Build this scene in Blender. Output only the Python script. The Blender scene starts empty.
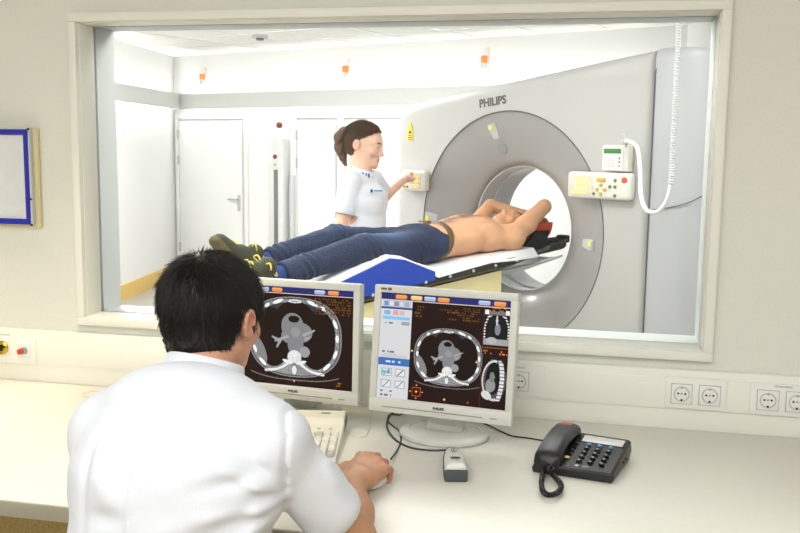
import bpy, bmesh, math, random
import numpy as np
from mathutils import Vector, Matrix
random.seed(7); rng = np.random.default_rng(7)
SC = bpy.context.scene; COL = SC.collection
V = Vector
def lin(c):
    return tuple(((x/255)/12.92 if x/255 <= .04045 else ((x/255+.055)/1.055)**2.4) for x in c)
# ------------------------------------------------------------ camera geometry
YAW, PITCH, ROLL, FPX = 0.2148, 0.1297, 0.0126, 913.7
CAM = V((0, -2.5, 1.49))
_f = V((-math.sin(YAW)*math.cos(PITCH), math.cos(YAW)*math.cos(PITCH), -math.sin(PITCH)))
_r = _f.cross(V((0, 0, 1))).normalized(); _u = _r.cross(_f)
CR = _r*math.cos(ROLL)+_u*math.sin(ROLL); CU = -_r*math.sin(ROLL)+_u*math.cos(ROLL); CF = _f
def ray(px, py): return CF+CR*((px-400)/FPX)-CU*((py-266.5)/FPX)
def onz(px, py, z):
    d = ray(px, py); return CAM+d*((z-CAM.z)/d.z)
def ony(px, py, y):
    d = ray(px, py); return CAM+d*((y-CAM.y)/d.y)
def dep(px, py, t): return CAM+ray(px, py)*t
# ------------------------------------------------------------ scanner axes
GA = math.radians(35)
AX = V((math.sin(GA), math.cos(GA), 0)); LAT = V((math.cos(GA), -math.sin(GA), 0)); C0 = V((-.446, 2.71, 0))
def W(a, s, z): return C0+AX*a+LAT*s+V((0, 0, z))
# ------------------------------------------------------------ materials
def mat(name, rgb, rough=.5, metal=0, bump=0, bscale=200, vary=0, vscale=5, emit=0, spec=.5, coat=0, attr=None, sss=0, trans=0, sheen=0, stretch=None):
    m = bpy.data.materials.new(name); m.use_nodes = True
    nt = m.node_tree; b = nt.nodes['Principled BSDF']
    col = lin(rgb)+(1,)
    b.inputs['Base Color'].default_value = col
    b.inputs['Roughness'].default_value = rough; b.inputs['Metallic'].default_value = metal
    b.inputs['Specular IOR Level'].default_value = spec
    b.inputs['Coat Weight'].default_value = coat
    if sheen: b.inputs['Sheen Weight'].default_value = sheen
    if trans: b.inputs['Transmission Weight'].default_value = trans
    if sss:
        b.inputs['Subsurface Weight'].default_value = sss
        b.inputs['Subsurface Radius'].default_value = (.01, .004, .002); b.inputs['Subsurface Scale'].default_value = 1
    tc = nt.nodes.new('ShaderNodeTexCoord')
    def noise(scale, detail=3):
        n = nt.nodes.new('ShaderNodeTexNoise'); n.inputs['Scale'].default_value = scale; n.inputs['Detail'].default_value = detail
        if stretch:
            mp = nt.nodes.new('ShaderNodeMapping'); mp.inputs['Scale'].default_value = stretch
            nt.links.new(tc.outputs['Object'], mp.inputs[0]); nt.links.new(mp.outputs[0], n.inputs['Vector'])
        else: nt.links.new(tc.outputs['Object'], n.inputs['Vector'])
        return n
    src = None
    if attr:
        at = nt.nodes.new('ShaderNodeAttribute'); at.attribute_name = attr; src = at.outputs['Color']
        nt.links.new(src, b.inputs['Base Color'])
    if vary:
        n = noise(vscale); mx = nt.nodes.new('ShaderNodeMix'); mx.data_type = 'RGBA'; mx.blend_type = 'MULTIPLY'
        mr = nt.nodes.new('ShaderNodeMapRange'); mr.inputs['From Min'].default_value = .3; mr.inputs['From Max'].default_value = .7
        mr.inputs['To Min'].default_value = 1-vary; mr.inputs['To Max'].default_value = 1
        nt.links.new(n.outputs['Fac'], mr.inputs['Value'])
        cb = nt.nodes.new('ShaderNodeCombineColor')
        for i in range(3): nt.links.new(mr.outputs[0], cb.inputs[i])
        mx.inputs[0].default_value = 1
        if src: nt.links.new(src, mx.inputs[6])
        else: mx.inputs[6].default_value = col
        nt.links.new(cb.outputs[0], mx.inputs[7]); nt.links.new(mx.outputs[2], b.inputs['Base Color'])
    if bump:
        n = noise(bscale, 4); bp = nt.nodes.new('ShaderNodeBump'); bp.inputs['Strength'].default_value = bump; bp.inputs['Distance'].default_value = .002
        nt.links.new(n.outputs['Fac'], bp.inputs['Height']); nt.links.new(bp.outputs[0], b.inputs['Normal'])
    if emit:
        b.inputs['Emission Strength'].default_value = emit
        if attr: nt.links.new(src, b.inputs['Emission Color']); 
        else: b.inputs['Emission Color'].default_value = col
    return m
# ------------------------------------------------------------ objects
def link(name, me, m, parent=None, smooth=None):
    o = bpy.data.objects.new(name, me); COL.objects.link(o)
    if m is not None:
        for mm in (m if isinstance(m, (list, tuple)) else [m]): me.materials.append(mm)
    if parent is not None: o.parent = parent
    return o
def tag(o, label, cat, group=None, kind=None):
    if label: o['label'] = label
    if cat: o['category'] = cat
    if group: o['group'] = group
    if kind: o['kind'] = kind
    return o
def struct(o): o['kind'] = 'structure'; return o
def thing(name, label, cat, loc=(0, 0, 0), rz=0, group=None):
    o = bpy.data.objects.new(name, None); COL.objects.link(o); o.empty_display_size = .05
    o.location = loc; o.rotation_euler = (0, 0, rz)
    return tag(o, label, cat, group)
class MB:
    def __init__(s): s.bm = bmesh.new()
    def _tr(s, vs, M):
        bmesh.ops.transform(s.bm, matrix=M, verts=vs)
    def box(s, c, size, M=None, bev=0, seg=2, mi=0):
        g = bmesh.ops.create_cube(s.bm, size=1); vs = g['verts']
        s._tr(vs, Matrix.Translation(c) @ Matrix.Diagonal((*size, 1)))
        fs = list({f for v in vs for f in v.link_faces})
        for f in fs: f.material_index = mi
        if bev:
            es = list({e for v in vs for e in v.link_edges})
            r = bmesh.ops.bevel(s.bm, geom=es, offset=bev, segments=seg, affect='EDGES', profile=.5)
            vs = list({v for f in r['faces'] for v in f.verts} | {v for v in vs if v.is_valid})
            for v in vs:
                for f in v.link_faces: f.material_index = mi
        if M is not None: s._tr(vs, M)
        return s
    def cyl(s, c, r, h, axis='Z', seg=24, r2=None, bev=0, M=None, mi=0):
        r2 = r if r2 is None else r2
        if bev: prof = [(0, -h/2), (r-bev, -h/2), (r, -h/2+bev), (r2, h/2-bev), (r2-bev, h/2), (0, h/2)]
        else: prof = [(0, -h/2), (r, -h/2), (r2, h/2), (0, h/2)]
        R = {'Z': Matrix.Identity(4), 'X': Matrix.Rotation(math.pi/2, 4, 'Y'), 'Y': Matrix.Rotation(-math.pi/2, 4, 'X')}[axis]
        T = Matrix.Translation(c) @ R
        if M is not None: T = M @ T
        return s.lathe(prof, seg, T, mi)
    def lathe(s, prof, seg=32, M=Matrix.Identity(4), mi=0):
        rings = []
        for r, z in prof:
            if r < 1e-6: rings.append([s.bm.verts.new(M @ V((0, 0, z)))])
            else: rings.append([s.bm.verts.new(M @ V((r*math.cos(2*math.pi*i/seg), r*math.sin(2*math.pi*i/seg), z))) for i in range(seg)])
        for A, B in zip(rings, rings[1:]):
            for i in range(seg):
                j = (i+1) % seg
                q = [A[i % len(A)], A[j % len(A)], B[j % len(B)], B[i % len(B)]]
                q2 = []
                for v in q:
                    if v not in q2: q2.append(v)
                if len(q2) > 2:
                    f = s.bm.faces.new(q2); f.material_index = mi
        return s
    def loft(s, rings, closed=True, cap=True, mi=0):
        R = [[s.bm.verts.new(V(p)) for p in r] for r in rings]
        n = len(R[0])
        for A, B in zip(R, R[1:]):
            for i in range(n if closed else n-1):
                j = (i+1) % n
                f = s.bm.faces.new([A[i], A[j], B[j], B[i]]); f.material_index = mi
        if cap and closed:
            f = s.bm.faces.new(R[0][::-1]); f.material_index = mi
            f = s.bm.faces.new(R[-1]); f.material_index = mi
        return s
    def tube(s, pts, r, seg=8, sub=0, mi=0):
        pts = [V(p) for p in pts]
        if sub:
            P = [pts[0]*2-pts[1]]+pts+[pts[-1]*2-pts[-2]]; out = []
            for i in range(1, len(P)-2):
                for k in range(sub):
                    t = k/sub; a, b, c, d = P[i-1:i+3]
                    out.append(.5*((2*b)+(c-a)*t+(2*a-5*b+4*c-d)*t*t+(3*b-a-3*c+d)*t**3))
            out.append(pts[-1]); pts = out
        rr = r if isinstance(r, (list, tuple)) else [r]*len(pts)
        if len(rr) != len(pts): rr = [rr[min(len(rr)-1, int(i*len(rr)/len(pts)))] for i in range(len(pts))]
        rings = []; up = V((0, 0, 1)); prev = None
        for i, p in enumerate(pts):
            d = (pts[min(i+1, len(pts)-1)]-pts[max(i-1, 0)]).normalized()
            if prev is None:
                x = d.cross(up)
                if x.length < .01: x = d.cross(V((1, 0, 0)))
            else: x = prev-d*prev.dot(d)
            x.normalize(); prev = x; y = d.cross(x)
            rings.append([p+(x*math.cos(2*math.pi*k/seg)+y*math.sin(2*math.pi*k/seg))*rr[i] for k in range(seg)])
        return s.loft(rings, mi=mi)
    def prism(s, outline, z0, z1, M=Matrix.Identity(4), bev=0, mi=0, seg=2):
        vs = [s.bm.verts.new(V((x, y, z0))) for x, y in outline]
        f = s.bm.faces.new(vs); f.normal_update()
        e = bmesh.ops.extrude_face_region(s.bm, geom=[f])
        nv = [g for g in e['geom'] if isinstance(g, bmesh.types.BMVert)]
        bmesh.ops.translate(s.bm, verts=nv, vec=(0, 0, z1-z0))
        av = vs+nv
        if bev:
            es = [ed for ed in {e for v in av for e in v.link_edges} if abs(ed.verts[0].co.z-ed.verts[1].co.z) < 1e-6]
            r = bmesh.ops.bevel(s.bm, geom=es, offset=bev, segments=seg, affect='EDGES')
            av = list({v for f in r['faces'] for v in f.verts} | {v for v in av if v.is_valid})
        for v in av:
            for f in v.link_faces: f.material_index = mi
        s._tr(av, M); return s
    def build(s, name, m, parent=None, smooth=True, angle=35):
        bm = s.bm
        bmesh.ops.recalc_face_normals(bm, faces=bm.faces)
        me = bpy.data.meshes.new(name)
        if smooth:
            for f in bm.faces: f.smooth = True
            for e in bm.edges:
                if len(e.link_faces) == 2 and e.calc_face_angle(0) > math.radians(angle): e.smooth = False
        bm.to_mesh(me); bm.free()
        return link(name, me, m, parent)
def frameM(o, x, y, z):
    M = Matrix.Identity(4)
    for i in range(3): M[i][0] = x[i]; M[i][1] = y[i]; M[i][2] = z[i]; M[i][3] = o[i]
    return M
def text_mb(body, size, M, extr=.0008, bold=.0, name='lettering', m=None, parent=None, xs=1):
    cu = bpy.data.curves.new('t', 'FONT'); cu.body = body; cu.size = size; cu.extrude = extr; cu.offset = bold
    cu.align_x = 'CENTER'; cu.align_y = 'CENTER'; cu.resolution_u = 3
    o = bpy.data.objects.new('t', cu); COL.objects.link(o)
    dg = bpy.context.evaluated_depsgraph_get(); me = bpy.data.meshes.new_from_object(o.evaluated_get(dg))
    bpy.data.objects.remove(o); me.transform(M @ Matrix.Diagonal((xs, 1, 1, 1)))
    me.materials.clear()
    return link(name, me, m, parent)
# ------------------------------------------------------------ implicit surfaces for people and soft things
class Field:
    def __init__(s, lo, hi, h):
        s.h = h; s.lo = np.array(lo, float); n = np.ceil((np.array(hi)-s.lo)/h).astype(int)+1
        s.n = n; s.f = np.full(n, 1.0, np.float32)
        s.ax = [s.lo[i]+h*np.arange(n[i]) for i in range(3)]
    def sub(s, lo, hi):
        a = [max(0, int((lo[i]-s.lo[i])/s.h)) for i in range(3)]; b = [min(s.n[i], int((hi[i]-s.lo[i])/s.h)+2) for i in range(3)]
        if any(b[i] <= a[i] for i in range(3)): return None
        sl = tuple(slice(a[i], b[i]) for i in range(3))
        X = s.ax[0][sl[0]][:, None, None]; Y = s.ax[1][sl[1]][None, :, None]; Z = s.ax[2][sl[2]][None, None, :]
        return sl, X, Y, Z
    def put(s, sl, d, k, op):
        f = s.f[sl]
        if op == 'sub': d = -d; a = -f; a2 = -d
        if op == 'add': A, B = f, d
        else: A, B = -f, -d      # smooth max(f, -shape) = -smin(-f, shape)
        if op == 'sub': A, B = -f, -d
        if k > 0:
            hh = np.clip(.5+.5*(B-A)/k, 0, 1); r = B*(1-hh)+A*hh-k*hh*(1-hh)
        else: r = np.minimum(A, B)
        s.f[sl] = (r if op == 'add' else -r).astype(np.float32)
    def cone(s, p0, p1, r0, r1=None, k=.01, op='add', flat=None, disp=None):
        r1 = r0 if r1 is None else r1
        p0 = np.array(p0, float); p1 = np.array(p1, float); m = max(r0, r1)*(flat[1] if flat else 1)+k+3*s.h+.01
        g = s.sub(np.minimum(p0, p1)-m, np.maximum(p0, p1)+m)
        if g is None: return s
        sl, X, Y, Z = g; ab = p1-p0; L = ab@ab+1e-12
        t = np.clip(((X-p0[0])*ab[0]+(Y-p0[1])*ab[1]+(Z-p0[2])*ab[2])/L, 0, 1)
        dx = X-p0[0]-t*ab[0]; dy = Y-p0[1]-t*ab[1]; dz = Z-p0[2]-t*ab[2]
        if flat:   # widen along direction flat[0] by factor flat[1]
            w = np.array(flat[0], float); w /= np.linalg.norm(w); q = dx*w[0]+dy*w[1]+dz*w[2]; c = q*(1-1/flat[1])
            dx = dx-c*w[0]; dy = dy-c*w[1]; dz = dz-c*w[2]
        d = np.sqrt(dx*dx+dy*dy+dz*dz)-(r0+(r1-r0)*t)
        if disp: d = d+disp(X, Y, Z)
        s.put(sl, d, k, op); return s
    def ell(s, c, r, M=None, k=.01, op='add', disp=None):
        c = np.array(c, float); r = np.array(r, float); m = r.max()+k+3*s.h+.01
        g = s.sub(c-m, c+m)
        if g is None: return s
        sl, X, Y, Z = g; X = X-c[0]; Y = Y-c[1]; Z = Z-c[2]
        if M is not None:
            a = [X*M[i][0]+Y*M[i][1]+Z*M[i][2] for i in range(3)]   # rows of M = local axes
        else: a = [X, Y, Z]
        k0 = np.sqrt((a[0]/r[0])**2+(a[1]/r[1])**2+(a[2]/r[2])**2); k1 = np.sqrt((a[0]/r[0]**2)**2+(a[1]/r[1]**2)**2+(a[2]/r[2]**2)**2)+1e-9
        d = k0*(k0-1)/k1
        if disp: d = d+disp(X+c[0], Y+c[1], Z+c[2])
        s.put(sl, d, k, op); return s
    def loft(s, secs, xdir, k=.01, op='add', pw=2):
        # secs: list of (centre, rx, ry); xdir: wide direction; a chain of elliptical sections
        for (c0, a0, b0), (c1, a1, b1) in zip(secs, secs[1:]):
            c0 = np.array(c0, float); c1 = np.array(c1, float); ab = c1-c0; L = ab@ab
            x = np.array(xdir, float); n = ab/np.sqrt(L); x = x-n*(x@n); x /= np.linalg.norm(x); y = np.cross(n, x)
            m = max(a0, a1, b0, b1)+k+3*s.h
            g = s.sub(np.minimum(c0, c1)-m, np.maximum(c0, c1)+m)
            if g is None: continue
            sl, X, Y, Z = g; X = X-c0[0]; Y = Y-c0[1]; Z = Z-c0[2]
            tt = (X*ab[0]+Y*ab[1]+Z*ab[2])/L; t = np.clip(tt, 0, 1)
            ex = (tt-t)*np.sqrt(L)
            ra = a0+(a1-a0)*t; rb = b0+(b1-b0)*t
            u = X*x[0]+Y*x[1]+Z*x[2]; v = X*y[0]+Y*y[1]+Z*y[2]
            mn = np.minimum(ra, rb)
            q = (np.abs(u/ra)**pw+np.abs(v/rb)**pw+np.abs(ex/mn)**pw)**(1/pw)
            s.put(sl, (q-1)*mn, k, op)
        return s
    def cut(s, p, n, rad, k=.004):       # remove the part beyond a plane, only near p
        p = np.array(p, float); n = nv(n); g = s.sub(p-rad, p+rad)
        sl, X, Y, Z = g; X = X-p[0]; Y = Y-p[1]; Z = Z-p[2]
        d = np.maximum(-(X*n[0]+Y*n[1]+Z*n[2]), np.sqrt(X*X+Y*Y+Z*Z)-rad)
        s.put(sl, d, k, 'sub'); return s
    def plane(s, p, n, k=.004):       # keep the side opposite n
        p = np.array(p, float); n = np.array(n, float); n /= np.linalg.norm(n)
        X = s.ax[0][:, None, None]; Y = s.ax[1][None, :, None]; Z = s.ax[2][None, None, :]
        d = ((X-p[0])*n[0]+(Y-p[1])*n[1]+(Z-p[2])*n[2]).astype(np.float32)
        s.f = np.maximum(s.f, d); return s
    def disp(s, fn):
        X = s.ax[0][:, None, None]; Y = s.ax[1][None, :, None]; Z = s.ax[2][None, None, :]
        near = np.abs(s.f) < .04
        s.f = np.where(near, s.f+fn(X, Y, Z), s.f).astype(np.float32); return s
    def arrays(s):
        f = s.f; ins = f < 0; n = s.n
        c = np.zeros(tuple(n-1), np.int8)
        for i in (0, 1):
            for j in (0, 1):
                for k in (0, 1): c += ins[i:n[0]-1+i, j:n[1]-1+j, k:n[2]-1+k]
        idx = np.argwhere((c > 0) & (c < 8)); N = len(idx)
        vid = np.full(tuple(n-1), -1, np.int32); vid[idx[:, 0], idx[:, 1], idx[:, 2]] = np.arange(N)
        cor = np.array([(i, j, k) for i in (0, 1) for j in (0, 1) for k in (0, 1)])
        val = np.stack([f[idx[:, 0]+a, idx[:, 1]+b, idx[:, 2]+d] for a, b, d in cor], 1).astype(float)
        acc = np.zeros((N, 3)); cnt = np.zeros(N)
        for a in range(8):
            for b in range(a+1, 8):
                if np.abs(cor[a]-cor[b]).sum() == 1:
                    cr = (val[:, a] < 0) != (val[:, b] < 0)
                    t = np.where(cr, val[:, a]/(val[:, a]-val[:, b]+1e-12*(~cr)+0.0), 0)
                    t = np.where(cr, t, 0)
                    p = cor[a]+(cor[b]-cor[a])*t[:, None]
                    acc += np.where(cr[:, None], p, 0); cnt += cr
        P = s.lo+s.h*(idx+acc/cnt[:, None])
        faces = []
        for axn in range(3):
            o = [0, 0, 0]; o[axn] = 1
            A = ins[:n[0]-o[0], :n[1]-o[1], :n[2]-o[2]]; B = ins[o[0]:, o[1]:, o[2]:]
            e = np.argwhere(A != B); b1, b2 = [(1, 2), (2, 0), (0, 1)][axn]
            ok = (e[:, b1] > 0) & (e[:, b2] > 0) & (e[:, b1] < n[b1]-1) & (e[:, b2] < n[b2]-1); e = e[ok]
            sg = A[e[:, 0], e[:, 1], e[:, 2]]
            def cell(d1, d2):
                q = e.copy(); q[:, b1] -= d1; q[:, b2] -= d2; return vid[q[:, 0], q[:, 1], q[:, 2]]
            Q = np.stack([cell(1, 1), cell(0, 1), cell(0, 0), cell(1, 0)], 1)
            Q[~sg] = Q[~sg][:, ::-1]; faces.append(Q)
        Fc = np.concatenate(faces); return P, Fc[(Fc >= 0).all(1)]
    def build(s, name, m, parent=None, color=None, mats=None):
        P, Fc = s.arrays()
        o = from_arrays(name, P, Fc, m, parent)
        if color is not None:
            o.data.color_attributes.new('Col', 'FLOAT_COLOR', 'POINT')
            c = np.ones((len(P), 4)); c[:, :3] = color(P); o.data.color_attributes['Col'].data.foreach_set('color', c.ravel())
        return o
def nv(a): a = np.array(a, float); return a/np.linalg.norm(a)
def from_arrays(name, P, Fc, m, parent=None, smooth=True):
    me = bpy.data.meshes.new(name); k = Fc.shape[1]
    me.vertices.add(len(P)); me.vertices.foreach_set('co', np.asarray(P, np.float32).ravel())
    me.loops.add(Fc.size); me.loops.foreach_set('vertex_index', Fc.astype(np.int32).ravel())
    me.polygons.add(len(Fc)); me.polygons.foreach_set('loop_start', np.arange(len(Fc), dtype=np.int32)*k)
    me.polygons.foreach_set('use_smooth', np.full(len(Fc), smooth)); me.update(calc_edges=True); me.validate()
    return link(name, me, m, parent)
def wn(X, Y, Z, sc, seed=0):        # cheap smooth noise from sines
    r = np.random.default_rng(seed); out = 0
    for i in range(5):
        a = r.normal(size=3); a = a/np.linalg.norm(a)*sc*r.uniform(.6, 1.6); out = out+np.sin(X*a[0]+Y*a[1]+Z*a[2]+r.uniform(0, 6.3))
    return out/5
def strands(roots, dirs, lens, nrm, r, curve=.3, seg=4, sag=0, rnd=.25):
    N = len(roots); P = np.zeros((N, seg+1, 3)); p = roots.copy(); d = dirs+rng.normal(size=(N, 3))*rnd; d /= np.linalg.norm(d, axis=1)[:, None]
    P[:, 0] = p; ds = [d.copy()]
    for i in range(seg):
        p = p+d*(lens/seg)[:, None]; P[:, i+1] = p
        d = d-nrm*curve/seg+np.array([0, 0, -sag/seg]); d /= np.linalg.norm(d, axis=1)[:, None]; ds.append(d.copy())
    D = np.stack(ds, 1); x = np.cross(D, nrm[:, None, :]); x /= (np.linalg.norm(x, axis=2)[..., None]+1e-9); y = np.cross(D, x)
    w = np.linspace(1, .15, seg+1)*r
    ring = np.stack([P+(x*math.cos(t)+y*math.sin(t))*w[None, :, None] for t in (0, 2.094, 4.189)], 2)   # N,seg+1,3,3
    Vv = ring.reshape(-1, 3); base = (np.arange(N)*(seg+1)*3)[:, None, None]
    F_ = []
    for i in range(seg):
        for k in range(3):
            a = i*3+k; b = i*3+(k+1) % 3; F_.append([a, b, b+3, a+3])
    F_ = np.array(F_)[None] + base
    return Vv, F_.reshape(-1, 4)
# ============================================================ materials
m_wall = mat('vinyl wallpaper', (228, 227, 219), .75, bump=.35, bscale=260, vary=.05, vscale=160)
m_plain = mat('off white paint', (226, 221, 210), .5)
m_frame = mat('cream lacquered frame', (236, 235, 227), .4)
m_white = mat('exam room white', (236, 236, 236), .6)
m_ceilt = mat('white ceiling tile', (232, 232, 230), .8, bump=.1, bscale=300)
m_desk = mat('pale laminate', (228, 225, 216), .38, vary=.03, vscale=90)
m_edge = mat('grey desk edge band', (164, 158, 142), .5)
m_trunk = mat('white plastic trunking', (240, 238, 230), .4)
m_carpet = mat('tan carpet', (200, 182, 148), .95, bump=1, bscale=500, vary=.3, vscale=220)
m_dark = mat('black plastic', (22, 22, 23), .42)
m_darkm = mat('matt black', (14, 14, 15), .7)
m_steel = mat('brushed steel', (170, 170, 172), .3, 1)
m_bump = mat('cove rail grey', (212, 212, 210), .6)
# ============================================================ control room shell
X0, X1, Y0, ZC, TH = -3.0, 2.2, -4.2, 2.65, .2
def wallbox(name, c, size, m): return struct(MB().box(c, size).build(name, m, smooth=False))
wf = MB()
ox0, ox1, oz0, oz1 = -1.532, .285, .958, 1.848
wf.box(((X0+ox0)/2, TH/2, ZC/2), (ox0-X0, TH, ZC)); wf.box(((X1+ox1)/2, TH/2, ZC/2), (X1-ox1, TH, ZC))
wf.box(((ox0+ox1)/2, TH/2, oz0/2), (ox1-ox0, TH, oz0)); wf.box(((ox0+ox1)/2, TH/2, (ZC+oz1)/2), (ox1-ox0, TH, ZC-oz1))
struct(wf.build('wall_front', m_wall, smooth=False))
wallbox('wall_left', (X0-.05, (Y0+0)/2, ZC/2), (.1, -Y0, ZC), m_wall)
wallbox('wall_right', (X1+.05, (Y0+0)/2, ZC/2), (.1, -Y0, ZC), m_wall)
wallbox('wall_back', ((X0+X1)/2, Y0-.05, ZC/2), (X1-X0+.2, .1, ZC), m_wall)
wallbox('floor', ((X0+X1)/2, Y0/2, -.05), (X1-X0+.2, -Y0, .1), m_carpet)
wallbox('ceiling', ((X0+X1)/2, Y0/2, ZC+.05), (X1-X0+.2, -Y0, .1), m_ceilt)
# ---- window
win = struct(thing('window_1', None, None, (0, 0, 0)))
fr = MB()
R_ = .02
def rect_frame(mb, x0, x1, z0, z1, w, y0, y1, bev=.002):
    mb.box(((x0+x1)/2, (y0+y1)/2, z1-w/2), (x1-x0, y1-y0, w), bev=bev); mb.box(((x0+x1)/2, (y0+y1)/2, z0+w/2), (x1-x0, y1-y0, w), bev=bev)
    mb.box((x0+w/2, (y0+y1)/2, (z0+z1)/2), (w, y1-y0, z1-z0-2*w), bev=bev); mb.box((x1-w/2, (y0+y1)/2, (z0+z1)/2), (w, y1-y0, z1-z0-2*w), bev=bev)
rect_frame(fr, ox0-R_, ox1+R_, oz0-R_, oz1+R_, R_+.004, -.02, .01)
rect_frame(fr, ox0, ox1, oz0, oz1, .006, .0, .08, .001)          # lining in front of the pane
fr.build('window_frame', m_frame, win)
fr = MB(); rect_frame(fr, ox0, ox1, oz0, oz1, .006, .092, .2, .001)
fr.build('window_frame', mat('grey white lining', (200, 202, 200), .45), win)
g = bpy.data.materials.new('clear pane'); g.use_nodes = True; nt = g.node_tree; nt.nodes.clear()
o_ = nt.nodes.new('ShaderNodeOutputMaterial'); mx = nt.nodes.new('ShaderNodeMixShader'); tr = nt.nodes.new('ShaderNodeBsdfTransparent'); gl = nt.nodes.new('ShaderNodeBsdfGlossy')
tr.inputs[0].default_value = (.97, .985, .975, 1); gl.inputs['Roughness'].default_value = .01
fn = nt.nodes.new('ShaderNodeFresnel'); fn.inputs[0].default_value = 1.25
nt.links.new(fn.outputs[0], mx.inputs[0]); nt.links.new(tr.outputs[0], mx.inputs[1]); nt.links.new(gl.outputs[0], mx.inputs[2]); nt.links.new(mx.outputs[0], o_.inputs[0])
MB().box(((ox0+ox1)/2, .086, (oz0+oz1)/2), (ox1-ox0-.004, .008, oz1-oz0-.004)).build('window_pane', g, win, smooth=False)
# ---- dado trunking
tk = MB()
tz0, tz1, td = .748, .912, .02
tk.box(((X0+X1)/2, -td/2, (tz0+tz1)/2), (X1-X0, td, tz1-tz0), bev=.003)
tk.box(((X0+X1)/2, -td-.0015, .8475), (X1-X0, .004, .084), bev=.0015)
struct(tk.build('trim_1', m_trunk))
struct(MB().box(((X0+X1)/2, -.006, .33), (X1-X0, .012, .66)).build('trim_5', mat('tan textile wall panel', (252, 224, 160), .95, bump=1, bscale=420, vary=.3, vscale=200), smooth=False))
gm = mat('groove shade grey', (150, 146, 132), .8)
# ============================================================ exam room shell
B0 = V((-4.68, 7.04, 0)); B1 = V((.603, 5.0, 0)); BE = (B1-B0).normalized(); BN = V((BE.y, -BE.x, 0))   # BN points to the room
if BN.y > 0: BN = -BN
L0 = V((-4.18, .2, 0)); L0 = B0+(V((-4.437, 5.297, 0))-B0).normalized()*7.1; LE = (L0-B0).normalized(); LN = V((-LE.y, LE.x, 0))
if LN.x < 0: LN = -LN
R1 = B1+(V((.657, 4.526, 0))-B1).normalized()*.01; RE = V((.60, -1, 0)).normalized(); RN = V((-1, 0, 0))
ZX = 2.45
def wslab(name, A, Bp, N, z0, z1, m, th=.12, out=True):
    A = V(A); Bp = V(Bp); d = Bp-A; o = -N*th
    mb = MB(); mb.loft([[A+V((0, 0, z0)), Bp+V((0, 0, z0)), Bp+o+V((0, 0, z0)), A+o+V((0, 0, z0))], [A+V((0, 0, z1)), Bp+V((0, 0, z1)), Bp+o+V((0, 0, z1)), A+o+V((0, 0, z1))]])
    return mb.build(name, m, smooth=False)
struct(wslab('wall_far', B0, B1, BN, 0, ZX, m_white))
struct(wslab('wall_far_left', B0, L0, LN, 0, ZX, m_white))
RB = V((2.2, 2.9, 0)); RC = V((2.6, .2, 0)); rn = V((-1, -.7, 0)).normalized()
struct(wslab('wall_far_right', B1, B1+V((.14, -.72, 0)), V((-1, 0, 0)), 0, ZX, m_white))
struct(wslab('wall_right_side', B1+V((.14, -.72, 0)), V((2.4, 3.9, 0)), V((0, -1, 0)), 0, ZX, m_white))
struct(wslab('wall_right_end', V((2.4, 3.9, 0)), V((2.4, .2, 0)), V((-1, 0, 0)), 0, ZX, m_white))
struct(wslab('wall_near_left', V((-3.0, .25, 0)), L0+V((0, 0, 0)), V((0, 1, 0)), 0, ZX, m_white))
fl = MB(); poly = [(-4.5, .2), (2.5, .2), (2.5, 4.0), (.9, 4.4), (.75, 5.2), (-4.9, 7.3), (-4.9, 5)]
m_floor2 = mat('pale grey vinyl floor', (168, 166, 160), .35, vary=.06, vscale=60)
struct(MB().prism(poly, -.1, 0).build('floor', m_floor2, smooth=False))
struct(MB().prism(poly, ZX, ZX+.1).build('ceiling', m_ceilt, smooth=False))
# ceiling grid: fine raised T-bars along and across the far wall direction
tb = MB(); m_tbar = mat('white grid bar', (246, 246, 246), .5)
def bar(mb, a, b, w, h, z):
    a = V(a); b = V(b); d = (b-a).normalized(); n = V((-d.y, d.x, 0))*w/2
    mb.loft([[a+n+V((0, 0, z)), b+n+V((0, 0, z)), b-n+V((0, 0, z)), a-n+V((0, 0, z))], [a+n+V((0, 0, z+h)), b+n+V((0, 0, z+h)), b-n+V((0, 0, z+h)), a-n+V((0, 0, z+h))]])
for i in range(0, 9):
    p = B0+BE*(.25+.6*i); bar(tb, p+BN*.12, p+BN*3.6, .024, .006, ZX-.006)
for i in range(1, 6):
    p = B0+BN*(.6*i); bar(tb, p+BE*.1, p+BE*5.2, .024, .006, ZX-.006)
struct(tb.build('trim_2', m_tbar, smooth=False))
# baseboards
m_base = mat('ochre yellow skirting', (226, 188, 108), .5)
bb = wslab('baseboard_left', L0+LN*.02, B0+LN*.02, LN, 0, .15, m_base, th=.02); struct(bb)
bb = wslab('baseboard_far', B0+BN*.02, B1+BN*.02, BN, 0, .15, m_base, th=.02); struct(bb)
# cove rail: a grey pelmet standing off the wall with lamps above and below
def cove(name, A, Bp, N, zb, zt):
    c = MB(); o = N*.16
    A = V(A); Bp = V(Bp)
    def q(p, off, z): return p+N*off+V((0, 0, z))
    c.loft([[q(A, .14, zb), q(Bp, .14, zb), q(Bp, .16, zb), q(A, .16, zb)], [q(A, .14, zt), q(Bp, .14, zt), q(Bp, .16, zt), q(A, .16, zt)]])
    zm = (zb+zt)/2
    c.loft([[q(A, 0, zm-.01), q(Bp, 0, zm-.01), q(Bp, .142, zm-.01), q(A, .142, zm-.01)], [q(A, 0, zm+.01), q(Bp, 0, zm+.01), q(Bp, .142, zm+.01), q(A, .142, zm+.01)]])
    r = struct(c.build(name, m_bump, smooth=False))
    L = MB()
    for z in (zm+.02, zm-.02):
        L.tube([q(A+(Bp-A)*.01, .10, z), q(A+(Bp-A)*.99, .10, z)], .008, 6)
    L.build('cove_lamp', m_strip, r)
    return r
m_strip = mat('fluorescent tube', (255, 253, 248), .5, emit=22)
cove('trim_3', B0+BE*.12, B1-BE*.05, BN, 1.87, 2.03)
cove('trim_4', B0+LE*.12, L0, LN, 1.87, 2.03)
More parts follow.
